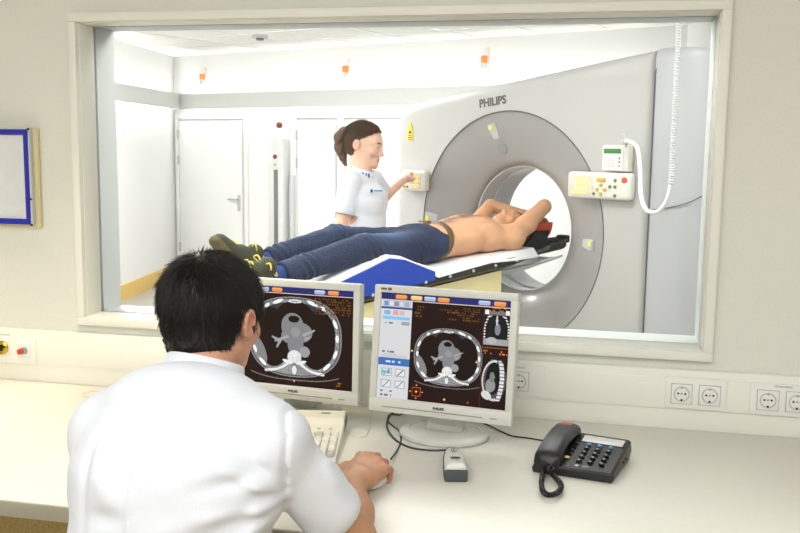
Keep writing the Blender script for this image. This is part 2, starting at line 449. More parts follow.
# doors in the far wall
m_door = mat('door white', (234, 234, 234), .45); m_gap = mat('door joint grey', (186, 186, 186), .8)
m_handle = mat('satin handle', (190, 190, 190), .4, .3)
def door(name, e0, e1, zt, hinge_left=True, handle=True):
    d = struct(thing(name, None, None, B0+BE*e0))
    M = frameM(B0+BE*e0+BN*.0, BE, BN, V((0, 0, 1))); w = e1-e0
    iM = Matrix.Translation(-(B0+BE*e0)) @ M
    j = MB(); j.box((w/2, .008, zt/2), (w+.03, .016, zt+.02), M=iM); j.build('door_joint', m_gap, d, False)
    a = MB(); a.box((-.04, .014, zt/2), (.05, .028, zt+.06), M=iM, bev=.003); a.box((w+.04, .014, zt/2), (.05, .028, zt+.06), M=iM, bev=.003); a.box((w/2, .014, zt+.04), (w+.13, .028, .05), M=iM, bev=.003)
    a.build('door_frame', m_door, d)
    MB().box((w/2, .022, zt/2), (w-.012, .03, zt-.006), M=iM, bev=.003).build('door_leaf', m_door, d)
    hx = 0.0 if hinge_left else w
    for z in (.35, 1.32, 1.6):
        MB().cyl((hx, .045, z), .012, .1, 'Z', 12, M=iM).build('hinge', m_handle, d)
    if handle:
        h = MB(); x = w-.045 if hinge_left else .045; sg = -1 if hinge_left else 1
        h.box((x, .042, .88), (.04, .008, .17), M=iM, bev=.003); h.tube([iM @ V((x, .045, .92)), iM @ V((x, .09, .92)), iM @ V((x+sg*.11, .09, .92))], .009, 8); h.cyl((x, .048, .83), .012, .01, 'Y', 12, M=iM)
        h.build('door_handle', m_handle, d)
door('door_1', .10, 1.05, 1.75)
door('door_2', 1.80, 2.29, 1.75, handle=False)
door('door_3', 2.40, 3.25, 1.75, hinge_left=False, handle=True)
door('door_4', 4.12, 5.0, 1.75, handle=False)
# ---- wall fixtures above the rail
m_orange = mat('orange lens', (255, 120, 50), .3, emit=.6); m_lgrey = mat('light grey plastic', (196, 198, 200), .4)
for k, (e, z, lab) in enumerate([(.487, 2.217, 'orange and grey lamp high on the far wall above the door with the lever handle'), (2.41, 2.23, 'orange and grey lamp high on the far wall above the standing woman'), (3.92, 2.26, 'orange and grey lamp high on the far wall just above the scanner top')]):
    p = B0+BE*e
    t = thing('signal_lamp', lab, 'lamp', p+V((0, 0, z)), 0, 'orange lamps above the light rail')
    M = frameM(V((0, 0, 0)), BE, BN, V((0, 0, 1)))
    MB().box((0, .008, 0), (.05, .016, .2), M=M, bev=.003).build('mounting_plate', m_white, t)
    MB().cyl((0, .04, .0), .03, .06, 'Z', 16, M=M, bev=.004).build('lens', m_orange, t)
    MB().cyl((0, .04, -.06), .028, .05, 'Z', 16, M=M, bev=.004).build('lamp_base', m_lgrey, t)
# ---- light grey column panel beside the far doors
t = thing('wall_console', 'tall narrow grey wall panel with a dark slot between the two left far doors', 'wall panel', B0+BE*1.605)
M = frameM(V((0, 0, 0)), BE, BN, V((0, 0, 1)))
MB().box((-.02, .06, .95), (.2, .12, 1.24), M=M, bev=.02).build('housing', mat('pale grey housing', (214, 214, 214), .4), t)
MB().box((.14, .03, .75), (.06, .06, .9), M=M, bev=.01).build('cable_duct', m_lgrey, t)
MB().box((-.01, .124, .83), (.05, .01, .84), M=M, bev=.003).build('slot', mat('dark slot', (112, 114, 116), .5), t)
MB().cyl((-.02, .125, 1.38), .022, .016, 'Y', 16, M=M, bev=.003).build('button', mat('red brown button', (120, 62, 58), .4), t)
MB().cyl((-.02, .125, 1.30), .016, .012, 'Y', 16, M=M).build('button', mat('yellow button', (200, 190, 120), .4), t)
t = tag(MB().cyl((0, .02, 0), .03, .04, 'Y', 16, M=Matrix.Translation(B0+BE*1.555+V((0, 0, 1.70))) @ M, bev=.006).build('wall_button', mat('dark red knob', (112, 40, 34), .4)), 'small dark red button on the white wall above the grey wall panel', 'button')
# ---- smoke detector on ceiling
q = onz(260, 35.5, ZX)
t = thing('smoke_detector', 'round grey detector on the white exam room ceiling', 'detector', q)
MB().cyl((0, 0, -.012), .07, .024, 'Z', 24, bev=.005).build('housing', m_lgrey, t)
MB().cyl((0, 0, -.032), .035, .02, 'Z', 20, bev=.004).build('sensor', mat('mid grey', (120, 120, 122), .4), t)
# ---- ceiling lights
m_panel = mat('light diffuser', (255, 255, 252), .5, emit=3)
def panel(x, y, z, w, l, watts, col, lab, group):
    t = thing('ceiling_light', lab, 'ceiling light', (x, y, z), 0, group)
    f = MB(); f.box((0, w*0, -.012), (l+.06, w+.06, .024), bev=.004); f.build('light_housing', m_white, t)
    MB().box((0, 0, -.027), (l, w, .006)).build('diffuser', m_panel, t, False)
    ld = bpy.data.lights.new('panel', 'AREA'); ld.shape = 'RECTANGLE'; ld.size = l; ld.size_y = w; ld.energy = watts; ld.color = col
    lo = bpy.data.objects.new('panel_light', ld); COL.objects.link(lo); lo.location = (x, y, z-.04)
for x, y, w_, d_ in ((-3.6, 3.6, 60, 'left'), (-2.0, 3.6, 60, 'middle'), (-2.6, 1.2, 32, 'near'), (-.5, .9, 26, 'window'), (1.5, 1.5, 20, 'right')):  # last two panels are added fill, brightening gantry and people from the front
    panel(x, y, ZX, .6, 1.2, w_, (1, .995, .985), 'white ceiling panel light of the exam room, the '+d_+' one', 'exam room ceiling lights')
for x, y, w_, d_ in ((-1.3, -2.0, 12, 'left'), (.9, -2.1, 9, 'right'), (-.4, -3.3, 46, 'rear')):
    panel(x, y, ZC, .6, 1.2, w_, (.96, .985, 1), 'white ceiling panel light of the control room, the '+d_+' one', 'control room ceiling lights')
# warm desk spots on the left
for sx, lab in ((-2.15, 'warm recessed ceiling spotlight over the far left end of the desk'), (-1.25, 'warm recessed ceiling spotlight over the desk behind the seated man')):
    t = thing('ceiling_spotlight', lab, 'spotlight', (sx, -.42, ZC), 0, 'warm ceiling spotlights over the desk')
    MB().lathe([(.05, 0), (.07, 0), (.07, -.012), (.05, -.012), (.045, -.002), (.05, 0)], 24).build('trim_ring', m_steel, t)
    ld = bpy.data.lights.new('spot', 'SPOT'); ld.energy = 85; ld.color = (1, .88, .62); ld.spot_size = .85; ld.spot_blend = .6; ld.shadow_soft_size = .05
    lo = bpy.data.objects.new('spot_light', ld); COL.objects.link(lo); lo.location = (sx, -.42, ZC-.03)
    lo.rotation_euler = (V((sx, -.46, .75))-lo.location).to_track_quat('-Z', 'Y').to_euler()
# ============================================================ camera and view
cd = bpy.data.cameras.new('camera'); cam = bpy.data.objects.new('camera', cd); COL.objects.link(cam); SC.camera = cam
cd.sensor_width = 36; cd.lens = FPX/800*36; cd.clip_start = .05
cam.matrix_world = frameM(CAM, CR, CU, -CF)
w = bpy.data.worlds.new('world'); SC.world = w; w.use_nodes = True; w.node_tree.nodes['Background'].inputs[0].default_value = (.8, .85, .9, 1); w.node_tree.nodes['Background'].inputs[1].default_value = .3
SC.view_settings.view_transform = 'Standard'; SC.view_settings.look = 'None'; SC.view_settings.gamma = 1; SC.view_settings.exposure = 0.0; SC.view_settings.use_curve_mapping = False
# ============================================================ CT gantry
m_gan = mat('gantry shell light grey', (186, 185, 183), .4, coat=.1)
m_flare = mat('gantry flare grey', (158, 156, 155), .28, coat=.2)
m_tun = mat('bore liner', (205, 206, 210), .3, coat=.2)
m_line = mat('seam dark grey', (96, 96, 98), .7)
gan = thing('ct_scanner', 'large light grey CT scanner gantry with a round bore, right of the far room', 'ct scanner', W(.3, 0, 0))
G = -W(.3, 0, 0)
def GW(a, s, z): return W(a, s, z)+G
ZB = 1.04; FA = -.12
poly = [(-.92, .02), (-.92, 1.60)]+[(-.92+.13*(1-math.cos(t)), 1.60+.14*math.sin(t)) for t in np.linspace(.2, 1.5, 6)]+[(-.70, 1.765), (-.22, 1.832), (.34, 1.9), (.71, 1.945), (.905, 1.967), (.905, .02)]
N = 240
angs = sorted(set([i*2*math.pi/N for i in range(N)]+[math.atan2(z-ZB, s) % (2*math.pi) for s, z in poly]))
def hit(an):
    dx, dz = math.cos(an), math.sin(an); best = None
    for (s0, z0), (s1, z1) in zip(poly, poly[1:]+poly[:1]):
        ex, ez = s1-s0, z1-z0; den = dx*ez-dz*ex
        if abs(den) < 1e-9: continue
        t = (s0*ez-(z0-ZB)*ex)/den; q = (s0*dz-(z0-ZB)*dx)/den
        if t > 0 and -1e-6 <= q <= 1+1e-6 and (best is None or t < best): best = t
    return best
H = [hit(a) for a in angs]
def ring(fn, a): return [GW(a, math.cos(an)*fn(an, h), ZB+math.sin(an)*fn(an, h)) for an, h in zip(angs, H)]
RO = .656
rb = .055
rings = [ring(lambda an, h: RO, FA+.02), ring(lambda an, h: RO+.004, FA)]
for q in (.25, .5, .75): rings.append(ring(lambda an, h, q=q: RO+.004+(h-rb-RO-.004)*q, FA))
for t in np.linspace(0, math.pi/2, 7): rings.append(ring(lambda an, h, t=t: h-rb+rb*math.sin(t), FA+rb*(1-math.cos(t))))
rings.append(ring(lambda an, h: h, FA+.30)); rings.append(ring(lambda an, h: h-.004, FA+.305))
rings.append(ring(lambda an, h: h-.004, FA+.31)); rings.append(ring(lambda an, h: h, FA+.315)); 
for t in np.linspace(0, math.pi/2, 5): rings.append(ring(lambda an, h, t=t: h-.08+.08*math.cos(t), FA+.58+.08*math.sin(t)))
rings.append(ring(lambda an, h: .66, FA+.66))
MB().loft(rings, cap=False).build('front_cover', m_gan, gan, angle=50)
prof = [(RO+.002, .004), (.645, .010), (.60, .020), (.55, .032), (.50, .046), (.46, .059), (.43, .071), (.405, .084), (.385, .098), (.37, .112), (.36, .126), (.356, .142)]
MB().loft([ring(lambda an, h, r=r: r, FA+d) for r, d in prof], cap=False).build('bore_flare', m_flare, gan, angle=60)
prof = [(.356, .142), (.350, .145), (.350, .16), (.357, .163), (.357, .26), (.350, .265), (.350, .36), (.357, .365), (.357, .43), (.365, .445), (.42, .49), (.54, .575), (.66, .66)]
MB().loft([ring(lambda an, h, r=r: r, FA+d) for r, d in prof], cap=False).build('bore_liner', m_tun, gan, angle=30)
# rim line round the flare
rl = MB(); rl.tube([GW(FA-.001, RO*math.cos(t), ZB+RO*math.sin(t)) for t in np.linspace(0, 2*math.pi, 121)], .0022, 6); rl.build('rim_seam', m_line, gan)
# side cover to the right of the seam
def sidering(z, grow):
    pts = [(FA+.006, .908), (FA+.004, .96), (FA+.02, 1.02), (FA+.06, 1.07), (FA+.14, 1.10), (FA+.3, 1.115), (FA+.6, 1.11), (FA+.85, 1.09), (FA+.9, 1.05), (FA+.9, .915)]
    cs = .99; ca = FA+.45
    return [GW(ca+(a-ca)*grow, cs+(s-cs)*grow, z) for a, s in pts]
zt = 1.975
def sz(z):
    return z
sd = MB(); R0 = sidering(.02, 1); 
rr = [sidering(.02, 1), sidering(1.2, 1), sidering(zt-.05, 1), sidering(zt-.02, .985), sidering(zt-.005, .95), sidering(zt, .9)]
sd.loft(rr); sd.build('side_cover', mat('side cover grey', (184, 184, 188), .42, coat=.1), gan, angle=50)
sm = MB(); sm.tube([GW(FA+.003, .909, z) for z in np.linspace(.05, 1.85, 12)]+[GW(FA+.02, .915, 1.93), GW(FA+.07, .925, 1.975)], .004, 6)
sm.tube([GW(FA-.004, .93, 1.205), GW(FA+.02, 1.03, 1.225), GW(FA+.1, 1.098, 1.26), GW(FA+.3, 1.122, 1.34), GW(FA+.6, 1.12, 1.45)], .0028, 6, sub=4)
sm.build('cover_seam', m_line, gan)
# lettering: axes x=LAT, y=up, z = -AX (towards the viewer)
def gM(s, z, a=FA-.001): return frameM(GW(a, s, z), LAT, V((0, 0, 1)), -AX) @ Matrix.Identity(4)
tilt = Matrix.Rotation(.105, 4, 'Z')
text_mb('PHILIPS', .064, gM(-.118, 1.748) @ tilt, .0015, .0018, m=mat('dark grey lettering', (84, 86, 90), .5), parent=gan, xs=.98)
# yellow warning label
lb = MB(); lb.prism([(-.028, -.05), (.028, -.05), (.022, .01), (.006, .06), (-.006, .06), (-.022, .01)], 0, .002, gM(-.785, 1.583)); lb.build('warning_label', mat('yellow sticker', (226, 208, 40), .5), gan, False)
lb = MB(); M_ = gM(-.785, 1.583, FA-.003)
lb.prism([(-.014, -.008), (.014, -.008), (0, .016)], 0, .0006, M_)
for z in (-.02, -.032, -.042): lb.box((0, z, .0003), (.034, .004, .0006), M=M_)
lb.build('label_print', mat('label print black', (60, 55, 20), .6), gan, False)
# laser windows in the flare
m_ylw = mat('yellow glowing window', (235, 225, 40), .3, emit=.3)
def surf(r):
    for (r0, d0), (r1, d1) in zip(PF, PF[1:]):
        if r1 <= r <= r0: return d0+(d1-d0)*(r0-r)/(r0-r1)
PF = [(.662, .008), (.60, .020), (.55, .032), (.50, .046), (.46, .059), (.43, .071), (.405, .084), (.385, .098)]
def radial(an, r, off=0):
    d = surf(r); c, s_ = math.cos(an), math.sin(an)
    p = GW(FA+d-off, c*r, ZB+s_*r); rd = LAT*c+V((0, 0, s_)); tg = LAT*(-s_)+V((0, 0, c))
    nn = (-AX*1.0-rd*.45).normalized(); rd2 = tg.cross(nn).normalized()
    return frameM(p, rd2, tg, rd2.cross(tg))
for an, rw in ((math.radians(103), .555), (math.radians(-4), .535), (math.radians(177), .60)):
    w_ = MB(); M_ = radial(an, rw, .0)
    w_.prism([(-.05+.0, -.022), (.03, -.03), (.05, -.028), (.05, .028), (.03, .03), (-.05, .022)], -.01, .006, M_, bev=.003); lw = w_.build('laser_window', m_lgrey, gan)
    MB().box((.032, .006, .009), (.018, .022, .006), M=M_, bev=.001).build('laser_lens', m_ylw, lw)
MB().lathe([(0, -.002), (.03, -.002), (.034, .003), (.03, .006), (0, .006)], 24, radial(math.radians(101), .46, .0)).build('speaker_grille', mat('speaker grey', (150, 150, 150), .5), gan)
# control panels
m_pan = mat('panel light plastic', (224, 222, 214), .35); m_amber = mat('amber digits', (255, 196, 84), .4, emit=.8); m_dis = mat('display face', (212, 210, 200), .25)
m_gold = mat('gold button', (206, 172, 60), .4); m_gbtn = mat('olive button', (126, 120, 96), .4); m_redb = mat('red button', (214, 84, 60), .35, emit=.1)
def cpanel(s, z, w, h, label, big):
    t = thing('control_panel', label, 'control panel', W(FA, s, z)); M_ = frameM(V((0, 0, 0)), LAT, V((0, 0, 1)), -AX)
    MB().box((0, 0, .031), (w, h, .058), M=M_, bev=.018, seg=3).build('panel_body', m_pan, t)
    dx = -w*.26 if big else w*.16; dw = w*.4 if big else w*.42
    MB().box((dx, 0, .0605), (dw, h*.74, .003), M=M_, bev=.001).build('display', m_dis, t)
    d = MB()
    rows = 3
    for r_ in range(rows):
        y = h*(.24-.24*r_); n = (3, 3, 4)[r_]
        for i in range(n):
            x = dx+dw*.36-(n-i)*dw*.17; sg = h*.075
            for (ax_, ay_, aw, ah) in ((0, sg, 1, .3), (0, 0, 1, .3), (0, -sg, 1, .3), (-dw*.05, sg/2, .3, 1), (dw*.05, sg/2, .3, 1), (dw*.05, -sg/2, .3, 1), (-dw*.05, -sg/2, .3, 1)):
                if random.random() < .8: d.box((x+ax_, y+ay_, .0625), (dw*.12*aw if aw == 1 else dw*.03, h*.022 if ah < 1 else sg, .001), M=M_)
        d.prism([(dx+dw*.38, y-h*.05), (dx+dw*.46, y), (dx+dw*.38, y+h*.05)], .062, .063, M_)
    d.build('digits', m_amber, t, False)
    if big: B_ = [(.06, .22, .028, m_gold, 1), (.06, .02, .009, m_gold, 0), (.06, -.3, .009, m_gold, 0), (.0, -.14, .009, m_gold, 0), (.12, -.14, .009, m_gold, 0), (-.05, -.3, .007, m_gbtn, 0), (.28, .22, .008, m_gbtn, 0), (.28, -.02, .008, m_gbtn, 0), (.2, -.02, .008, m_gbtn, 0), (.28, -.34, .008, m_gbtn, 0), (.42, .24, .015, m_redb, 0)]
    else: B_ = [(-.35, .3, .01, m_gold, 0), (-.2, .3, .01, m_gold, 0), (-.35, 0, .009, m_gold, 0), (-.2, 0, .009, m_gold, 0), (-.35, -.3, .009, m_gold, 0), (-.2, -.3, .007, m_gbtn, 0)]
    for bx, by, br, bm_, wide in B_:
        b = MB()
        if wide: b.box((bx*w, by*h, .063), (.05, .02, .008), M=M_, bev=.003)
        else: b.lathe([(br, .058), (br, .065), (br*.8, .068), (0, .068)], 16, M_ @ Matrix.Translation((bx*w, by*h, 0)))
        b.build('button', bm_, t)
    return t
cpanel(.648, 1.312, .375, .135, 'wide control panel with amber digits and a red button on the right of the scanner', True)
cpanel(-.70, 1.29, .20, .125, 'small control panel with amber display on the left of the scanner', False)
# intercom with green display
t = thing('keypad_intercom', 'pale keypad box with a green display above the wide scanner control panel', 'keypad', W(FA, .738, 1.45)); M_ = frameM(V((0, 0, 0)), LAT, V((0, 0, 1)), -AX)
MB().box((0.003, 0, .026), (.148, .13, .048), M=M_, bev=.008).build('keypad_body', m_pan, t)
MB().box((-.010, 0, .053), (.118, .122, .008), M=M_, bev=.003).build('face_plate', mat('white face plate', (236, 236, 234), .35), t)
MB().box((-.01, .035, .0585), (.1, .024, .003), M=M_).build('green_display', mat('green display', (56, 120, 48), .3, emit=.2), t, False)
kb = MB()
for i in range(3):
    for j in range(4): kb.box((-.05+.022*i, .0-.013*j, .058), (.016, .008, .003), M=M_, bev=.001)
kb.build('keys', mat('pale keys', (214, 214, 212), .4), t)
for y, mm in ((.0, m_dark), (-.018, m_dark), (-.036, m_redb)): MB().lathe([(.004, .056), (.004, .06), (0, .061)], 12, M_ @ Matrix.Translation((.032, y, 0))).build('indicator', mm, t)
# white coiled cable hanging from the ceiling, looping to the intercom
cabp = [(683.5, 12), (682, 40), (679, 80), (676, 120), (673, 160), (671, 185)]
cb = MB(); m_cab = mat('white cable', (222, 222, 222), .35)
top = W(-.3, 1.12, ZX); 
lo_ = dep(671, 185, 4.0); up_ = V((lo_.x, lo_.y, ZX))
hel = []
for i in range(0, 1150):
    z = ZX-(ZX-lo_.z)*i/1150; a_ = i*.55; hel.append(V((lo_.x+.009*math.cos(a_), lo_.y+.009*math.sin(a_), z)))
cb.tube(hel, .0038, 5)
loop = [lo_, dep(667, 200, 4.02), dep(660, 210, 4.05), dep(652, 212.5, 4.1), dep(645, 208, 4.15), dep(641, 195, 4.2), dep(640, 170, 4.24), dep(638, 150, 4.27), dep(633, 143, 4.3), dep(626, 141, 4.36)]
cb.tube(loop, .010, 10, sub=5)
tag(cb.build('coiled_cable', m_cab), 'white coiled cable hanging from the ceiling and looping up to the keypad box', 'cable')
# hook on the keypad
hk = MB(); hk.tube([dep(626, 147, 4.4), dep(626, 138, 4.38), dep(623, 133, 4.38)], .006, 8); hk.box(dep(625, 142, 4.38), (.035, .035, .02), bev=.004)
tag(hk.build('cable_clip', m_lgrey), 'small grey clip holding the cable end above the green display', 'clip')
# ============================================================ couch
m_cream = mat('cream couch side', (238, 222, 170), .4); m_rail = mat('dark olive rail', (34, 33, 26), .35); m_pale = mat('couch base pale grey', (220, 220, 216), .45)
cou = thing('patient_couch', 'long scanner couch with black side rail and cream base leading into the bore', 'patient couch', W(-1.2, 0, 0))
CG = -W(-1.2, 0, 0)
def zs(a): return .925+.082*a      # centre height of the rail
def CW(a, s, z): return W(a, s, z)+CG
def slab(mb, a0, a1, s0, s1, f0, f1, n=2, mi=0):
    rings = []
    for i in range(n):
        a = a0+(a1-a0)*i/(n-1); rings.append([CW(a, s0, f0(a)), CW(a, s1, f0(a)), CW(a, s1, f1(a)), CW(a, s0, f1(a))])
    return mb.loft(rings, mi=mi)
rl = MB()
for sg in (1, -1):
    r_ = []
    for a in np.linspace(-2.2, .12, 12):
        w2 = .028 if a < -.4 else .028*(1-.55*(a+.4)/.52); so = .225*sg if a < -.3 else sg*(.225-.10*((a+.3)/.42)**1.5)
        r_.append([CW(a, so-.012*sg, zs(a)-w2), CW(a, so+.004*sg, zs(a)-w2*.6), CW(a, so+.006*sg, zs(a)), CW(a, so+.004*sg, zs(a)+w2*.8), CW(a, so-.02*sg, zs(a)+w2)])
    rl.loft(r_)
rl.build('side_rail', m_rail, cou)
top_ = MB()
r_ = []
for a in np.linspace(-2.2, .3, 14):
    hw = .21 if a < -.3 else .21-.10*min(1, ((a+.3)/.42))**1.5
    r_.append([CW(a, hw*math.sin(t), zs(a)+.006-.025*math.cos(t)) for t in np.linspace(-1.5, 1.5, 9)]+[CW(a, hw*math.sin(t), zs(a)-.012-.04*math.cos(t)) for t in np.linspace(1.5, -1.5, 9)])
top_.loft(r_); top_.build('couch_top', m_darkm, cou)
tip = MB(); m_tipm = mat('grey metal tip', (128, 128, 120), .35, .6)
for sg in (1, -1): tip.tube([CW(-.02, .12*sg, zs(-.02)+.0), CW(.2, .10*sg, zs(.2)), CW(.36, .05*sg, zs(.36)), CW(.42, .0, zs(.42))], .011, 8, sub=4)
tip.tube([CW(.2, -.1, zs(.2)), CW(.2, .1, zs(.2))], .009, 8); tip.tube([CW(.3, -.07, zs(.3)), CW(.3, .07, zs(.3))], .012, 8)
tip.box((0, 0, 0), (.07, .05, .045), M=Matrix.Translation(CW(.41, 0, zs(.41))) @ frameM(V((0, 0, 0)), LAT, AX, V((0, 0, 1))), bev=.008)
tip.build('end_bracket', m_darkm, cou)
for i in range(12):
    a = -2.15+.169*i+.0
    a = -.962-.169*7+.169*i
    if a < -2.18: continue
    if a > -.2: break
    MB().lathe([(0, .006), (.007, .005), (.009, 0), (.009, -.004)], 12, frameM(CW(a, .231, zs(a)), AX, V((0, 0, 1)), LAT)).build('bolt', m_tun, cou)
bs = MB()
slab(bs, -2.15, -.36, -.19, .19, lambda a: .70+.03*a, lambda a: zs(a)-.045, 8); bs.build('cream_base', m_cream, cou, False)
bs = MB(); slab(bs, -2.1, -.5, -.15, .15, lambda a: .42, lambda a: .70+.03*a, 4)
bs.box((0, 0, .25), (.34, 1.3, .5), M=frameM(CW(-1.3, 0, 0), LAT, AX, V((0, 0, 1))), bev=.03); bs.build('pedestal', m_pale, cou)
# clear carrier hanging below the tip
cr = MB()
cr.loft([[CW(a, .17*math.sin(t), zs(a)-.05-.07*math.cos(t)*(1-.5*abs(a+.1)/.3)) for t in np.linspace(-1.4, 1.4, 9)]+[CW(a, .16*math.sin(t), zs(a)-.045-.06*math.cos(t)*(1-.5*abs(a+.1)/.3)) for t in np.linspace(1.4, -1.4, 9)] for a in np.linspace(-.4, .2, 6)])
cr.build('under_tray', mat('pale tray', (222, 226, 232), .25), cou)
# mattress sheet
m_sheet = mat('white sheet', (240, 240, 244), .8, bump=.3, bscale=60)
SM = Field([-1.75, 1.2, .7], [-.2, 3.2, 1.1], .008)
def P3(a, s, z): return tuple(W(a, s, z))
# wedge
m_blue = mat('blue foam', (22, 62, 172), .6, bump=.15, bscale=150)
wd = MB()
def wp(a, s, z): return W(a, s, z)
wa = [(-1.56, .865), (-1.19, .978), (-1.10, .965), (-.90, .893), (-.90, zs(-.9)+.0), (-1.56, zs(-1.56)+.0)]
wd.loft([[W(a, s, z) for a, z in wa] for s in (-.2, .235)])
t = wd.build('knee_wedge', m_blue, smooth=False); tag(t, 'bright blue foam wedge under the knees of the lying man', 'foam wedge')
sh = MB(); rings = []
path = [(-1.95, .845), (-1.7, .86), (-1.56, .885), (-1.38, .938), (-1.19, .992), (-1.10, .978), (-1.0, .94), (-.88, .905), (-.7, .915), (-.5, .93), (-.3, .945), (-.12, .955)]
for a, z in path:
    e = .225 if a > -.95 else .215
    dz = .0
    zz = [(-e, z-.02), (-e*.6, z), (0, z-.004), (e*.6, z+.002), (e*.92, z+.002), (e+.004, z-.01)]
    if a > -.9: zz[-1] = (e+.012, z-.03-.012*math.sin(a*40))
    rings.append([W(a+(.01*math.sin(s*30) if a > -.9 else 0), s, q) for s, q in zz]+[W(a, s, q-.007) for s, q in zz[::-1]])
sh.loft(rings); tag(sh.build('couch_sheet', m_sheet), 'white sheet spread over the couch and wedge beneath the lying man', 'sheet')
# head holder
m_red = mat('orange red foam pad', (222, 82, 48), .6)
hh = thing('head_holder', 'black head holder with orange red padding at the end of the couch', 'head holder', W(.1, 0, .95))
HG = -W(.1, 0, .95)
def HWp(a, s, z): return W(a, s, z)+HG
def arc(a, r0, r1, zc, t0, t1, n=14): return [HWp(a, r0*math.sin(t), zc-r0*math.cos(t)) for t in np.linspace(t0, t1, n)]+[HWp(a, r1*math.sin(t), zc-r1*math.cos(t)) for t in np.linspace(t1, t0, n)]
ph = MB(); ph.loft([arc(-.04, .108, .125, 1.075, -1.75, 1.60), arc(.14, .108, .130, 1.075, -1.75, 1.60)]); ph.build('pad', m_red, hh)
ph = MB(); ph.loft([arc(-.03, .125, .14, 1.075, -1.5, 1.25), arc(.11, .129, .142, 1.075, -1.5, 1.25)])
for s in (-.10, .10): ph.loft([[HWp(a0, s-.012, z0), HWp(a1, s-.012, z0), HWp(a1, s+.012, z0), HWp(a0, s+.012, z0)] for a0, a1, z0 in ((-.12, .13, zs(.05)+.0), (-.05, .12, .98), (.0, .12, 1.02))])
ph.box((0, 0, 0), (.2, .2, .03), M=Matrix.Translation(HWp(.05, 0, .945)) @ frameM(V((0, 0, 0)), LAT, AX, V((0, 0, 1))), bev=.006)
ph.build('holder_frame', m_darkm, hh)
# ============================================================ desk
dk = thing('desk', 'long pale built-in desk under the window with a grey front edge', 'desk', (-.4, -.47, 0))
DG = V((.4, .47, 0)); DZ = .75
MB().box(V((-.4, -.4548, DZ-.017))+DG, (5.18, .867, .034), bev=.002).build('desk_top', m_desk, dk)
MB().box(V((-.4, -.891, DZ-.0175))+DG, (5.18, .006, .033), bev=.001).build('edge_band', m_edge, dk)
for x in (-2.6, -.1, 1.9): MB().box(V((x, -.45, .358))+DG, (.03, .7, .716)).build('support_panel', m_edge, dk)
tag(MB().lathe([(.031, 0), (.031, .002), (.029, .002), (.029, 0)], 32, Matrix.Translation(onz(93, 394, DZ+.0005))).build('cable_grommet', mat('cream grommet', (238, 228, 200), .4)), 'thin round cream cable grommet ring in the desk behind the left shoulder', 'grommet')
# ---- sockets on the trunking
m_sock = mat('socket white', (238, 237, 232), .3); m_sockd = mat('socket dish', (206, 204, 197), .35); m_joint = mat('socket joint grey', (168, 168, 162), .6); m_hole = mat('socket hole', (25, 25, 25), .6)
SY = -.0235
def socket_at(par, x, z, G):
    b = MB(); b.box(V((x, SY-.006, z))+G, (.052, .006, .052), bev=.0015); ins = b.build('socket_insert', m_sock, par); MB().box(V((x, SY-.0052, z))+G, (.0545, .003, .0545)).build('insert_joint', m_joint, par, False)
    MX = Matrix.Rotation(math.pi/2, 4, 'X')
    T = Matrix.Translation(V((x, SY-.0092, z))+G) @ MX
    MB().lathe([(0, -.001), (.016, -.001), (.0195, .0018), (.021, .0005)], 32, T).build('socket_dish', m_sockd, ins)
    h = MB()
    for dx, dz, r in ((-.009, .001, .0028), (.009, .001, .0028)): h.lathe([(r, .0), (r, .001), (0, .001)], 10, T @ Matrix.Translation((dx, dz, -.0005)))
    h.box(V((x, SY-.0095, z-.016))+G, (.005, .003, .005)); h.build('socket_hole', m_hole, ins, False)
    h = MB(); h.lathe([(.0028, 0), (.0028, .0012), (0, .0012)], 10, T @ Matrix.Translation((0, .001, -.0005))); h.box(V((x, SY-.0095, z+.017))+G, (.005, .003, .004)); h.build('earth_clip', m_steel, ins)
def sock_unit(name, label, cx, cz, n, w, xs, word=None, group=None):
    t = thing(name, label, 'socket', (cx, SY, cz), 0, group); G = -V((cx, SY, cz))
    MB().box(V((cx, SY-.002, cz))+G, (w, .006, .084), bev=.0015).build('cover_frame', m_sock, t)
    for x in xs: socket_at(t, x, cz-.002, G)
    if word: text_mb(word, .006, Matrix.Translation(V((cx if n > 1 else xs[0]+.012, SY-.006, cz+.036))+G) @ Matrix.Rotation(math.pi/2, 4, 'X'), .0002, m=mat('grey print', (110, 110, 108), .6), parent=t)
    return t
sock_unit('power_socket', 'double white power socket on the trunking right of the telephone', .2665, .852, 2, .155, [.231, .302])
sock_unit('power_socket', 'white power socket at the right edge of the picture with small print above', .4825, .850, 2, .16, [.447, .518], 'NOODSTROOM')
sock_unit('power_socket', 'single white power socket half hidden behind the right monitor', -.205, .857, 2, .15, [-.20, -.271], 'NOODSTROOM')
# key switch at the left
t = thing('key_switch', 'white switch plate with a brass key switch and a red button at the left edge', 'switch', (-1.79, SY, .846)); G = -V((-1.79, SY, .846))
pA = ony(-34, 0, SY-.003); px_ = lambda x, y: ony(x, y, SY-.003)
c_ = px_(4, 347); d_ = px_(25, 350)
MB().box(V(((px_(36, 350).x+px_(-34, 350).x)/2, SY-.003, .846))+G, (px_(36, 350).x-px_(-34, 350).x, .008, .082), bev=.0015).build('switch_plate', m_sock, t)
for q in (c_, d_): MB().box(V((q.x, SY-.009, q.z))+G, (.046, .005, .05), bev=.0015).build('insert_plate', m_sock, t)
T = lambda q, o=0: Matrix.Translation(V((q.x, SY-.012-o, q.z))+G) @ Matrix.Rotation(math.pi/2, 4, 'X')
m_brass = mat('brass', (196, 168, 70), .25, 1)
ks = MB(); ks.lathe([(.022, 0), (.022, .004), (.017, .008), (.016, .004), (0, .004)], 28, T(c_)).build('key_barrel', m_brass, t)
ks = MB(); ks.box((0, 0, .006), (.004, .02, .004), M=T(c_)); ks.lathe([(.004, .004), (.004, .02), (0, .021)], 12, T(c_)); ks.build('key_slot', m_darkm, t)
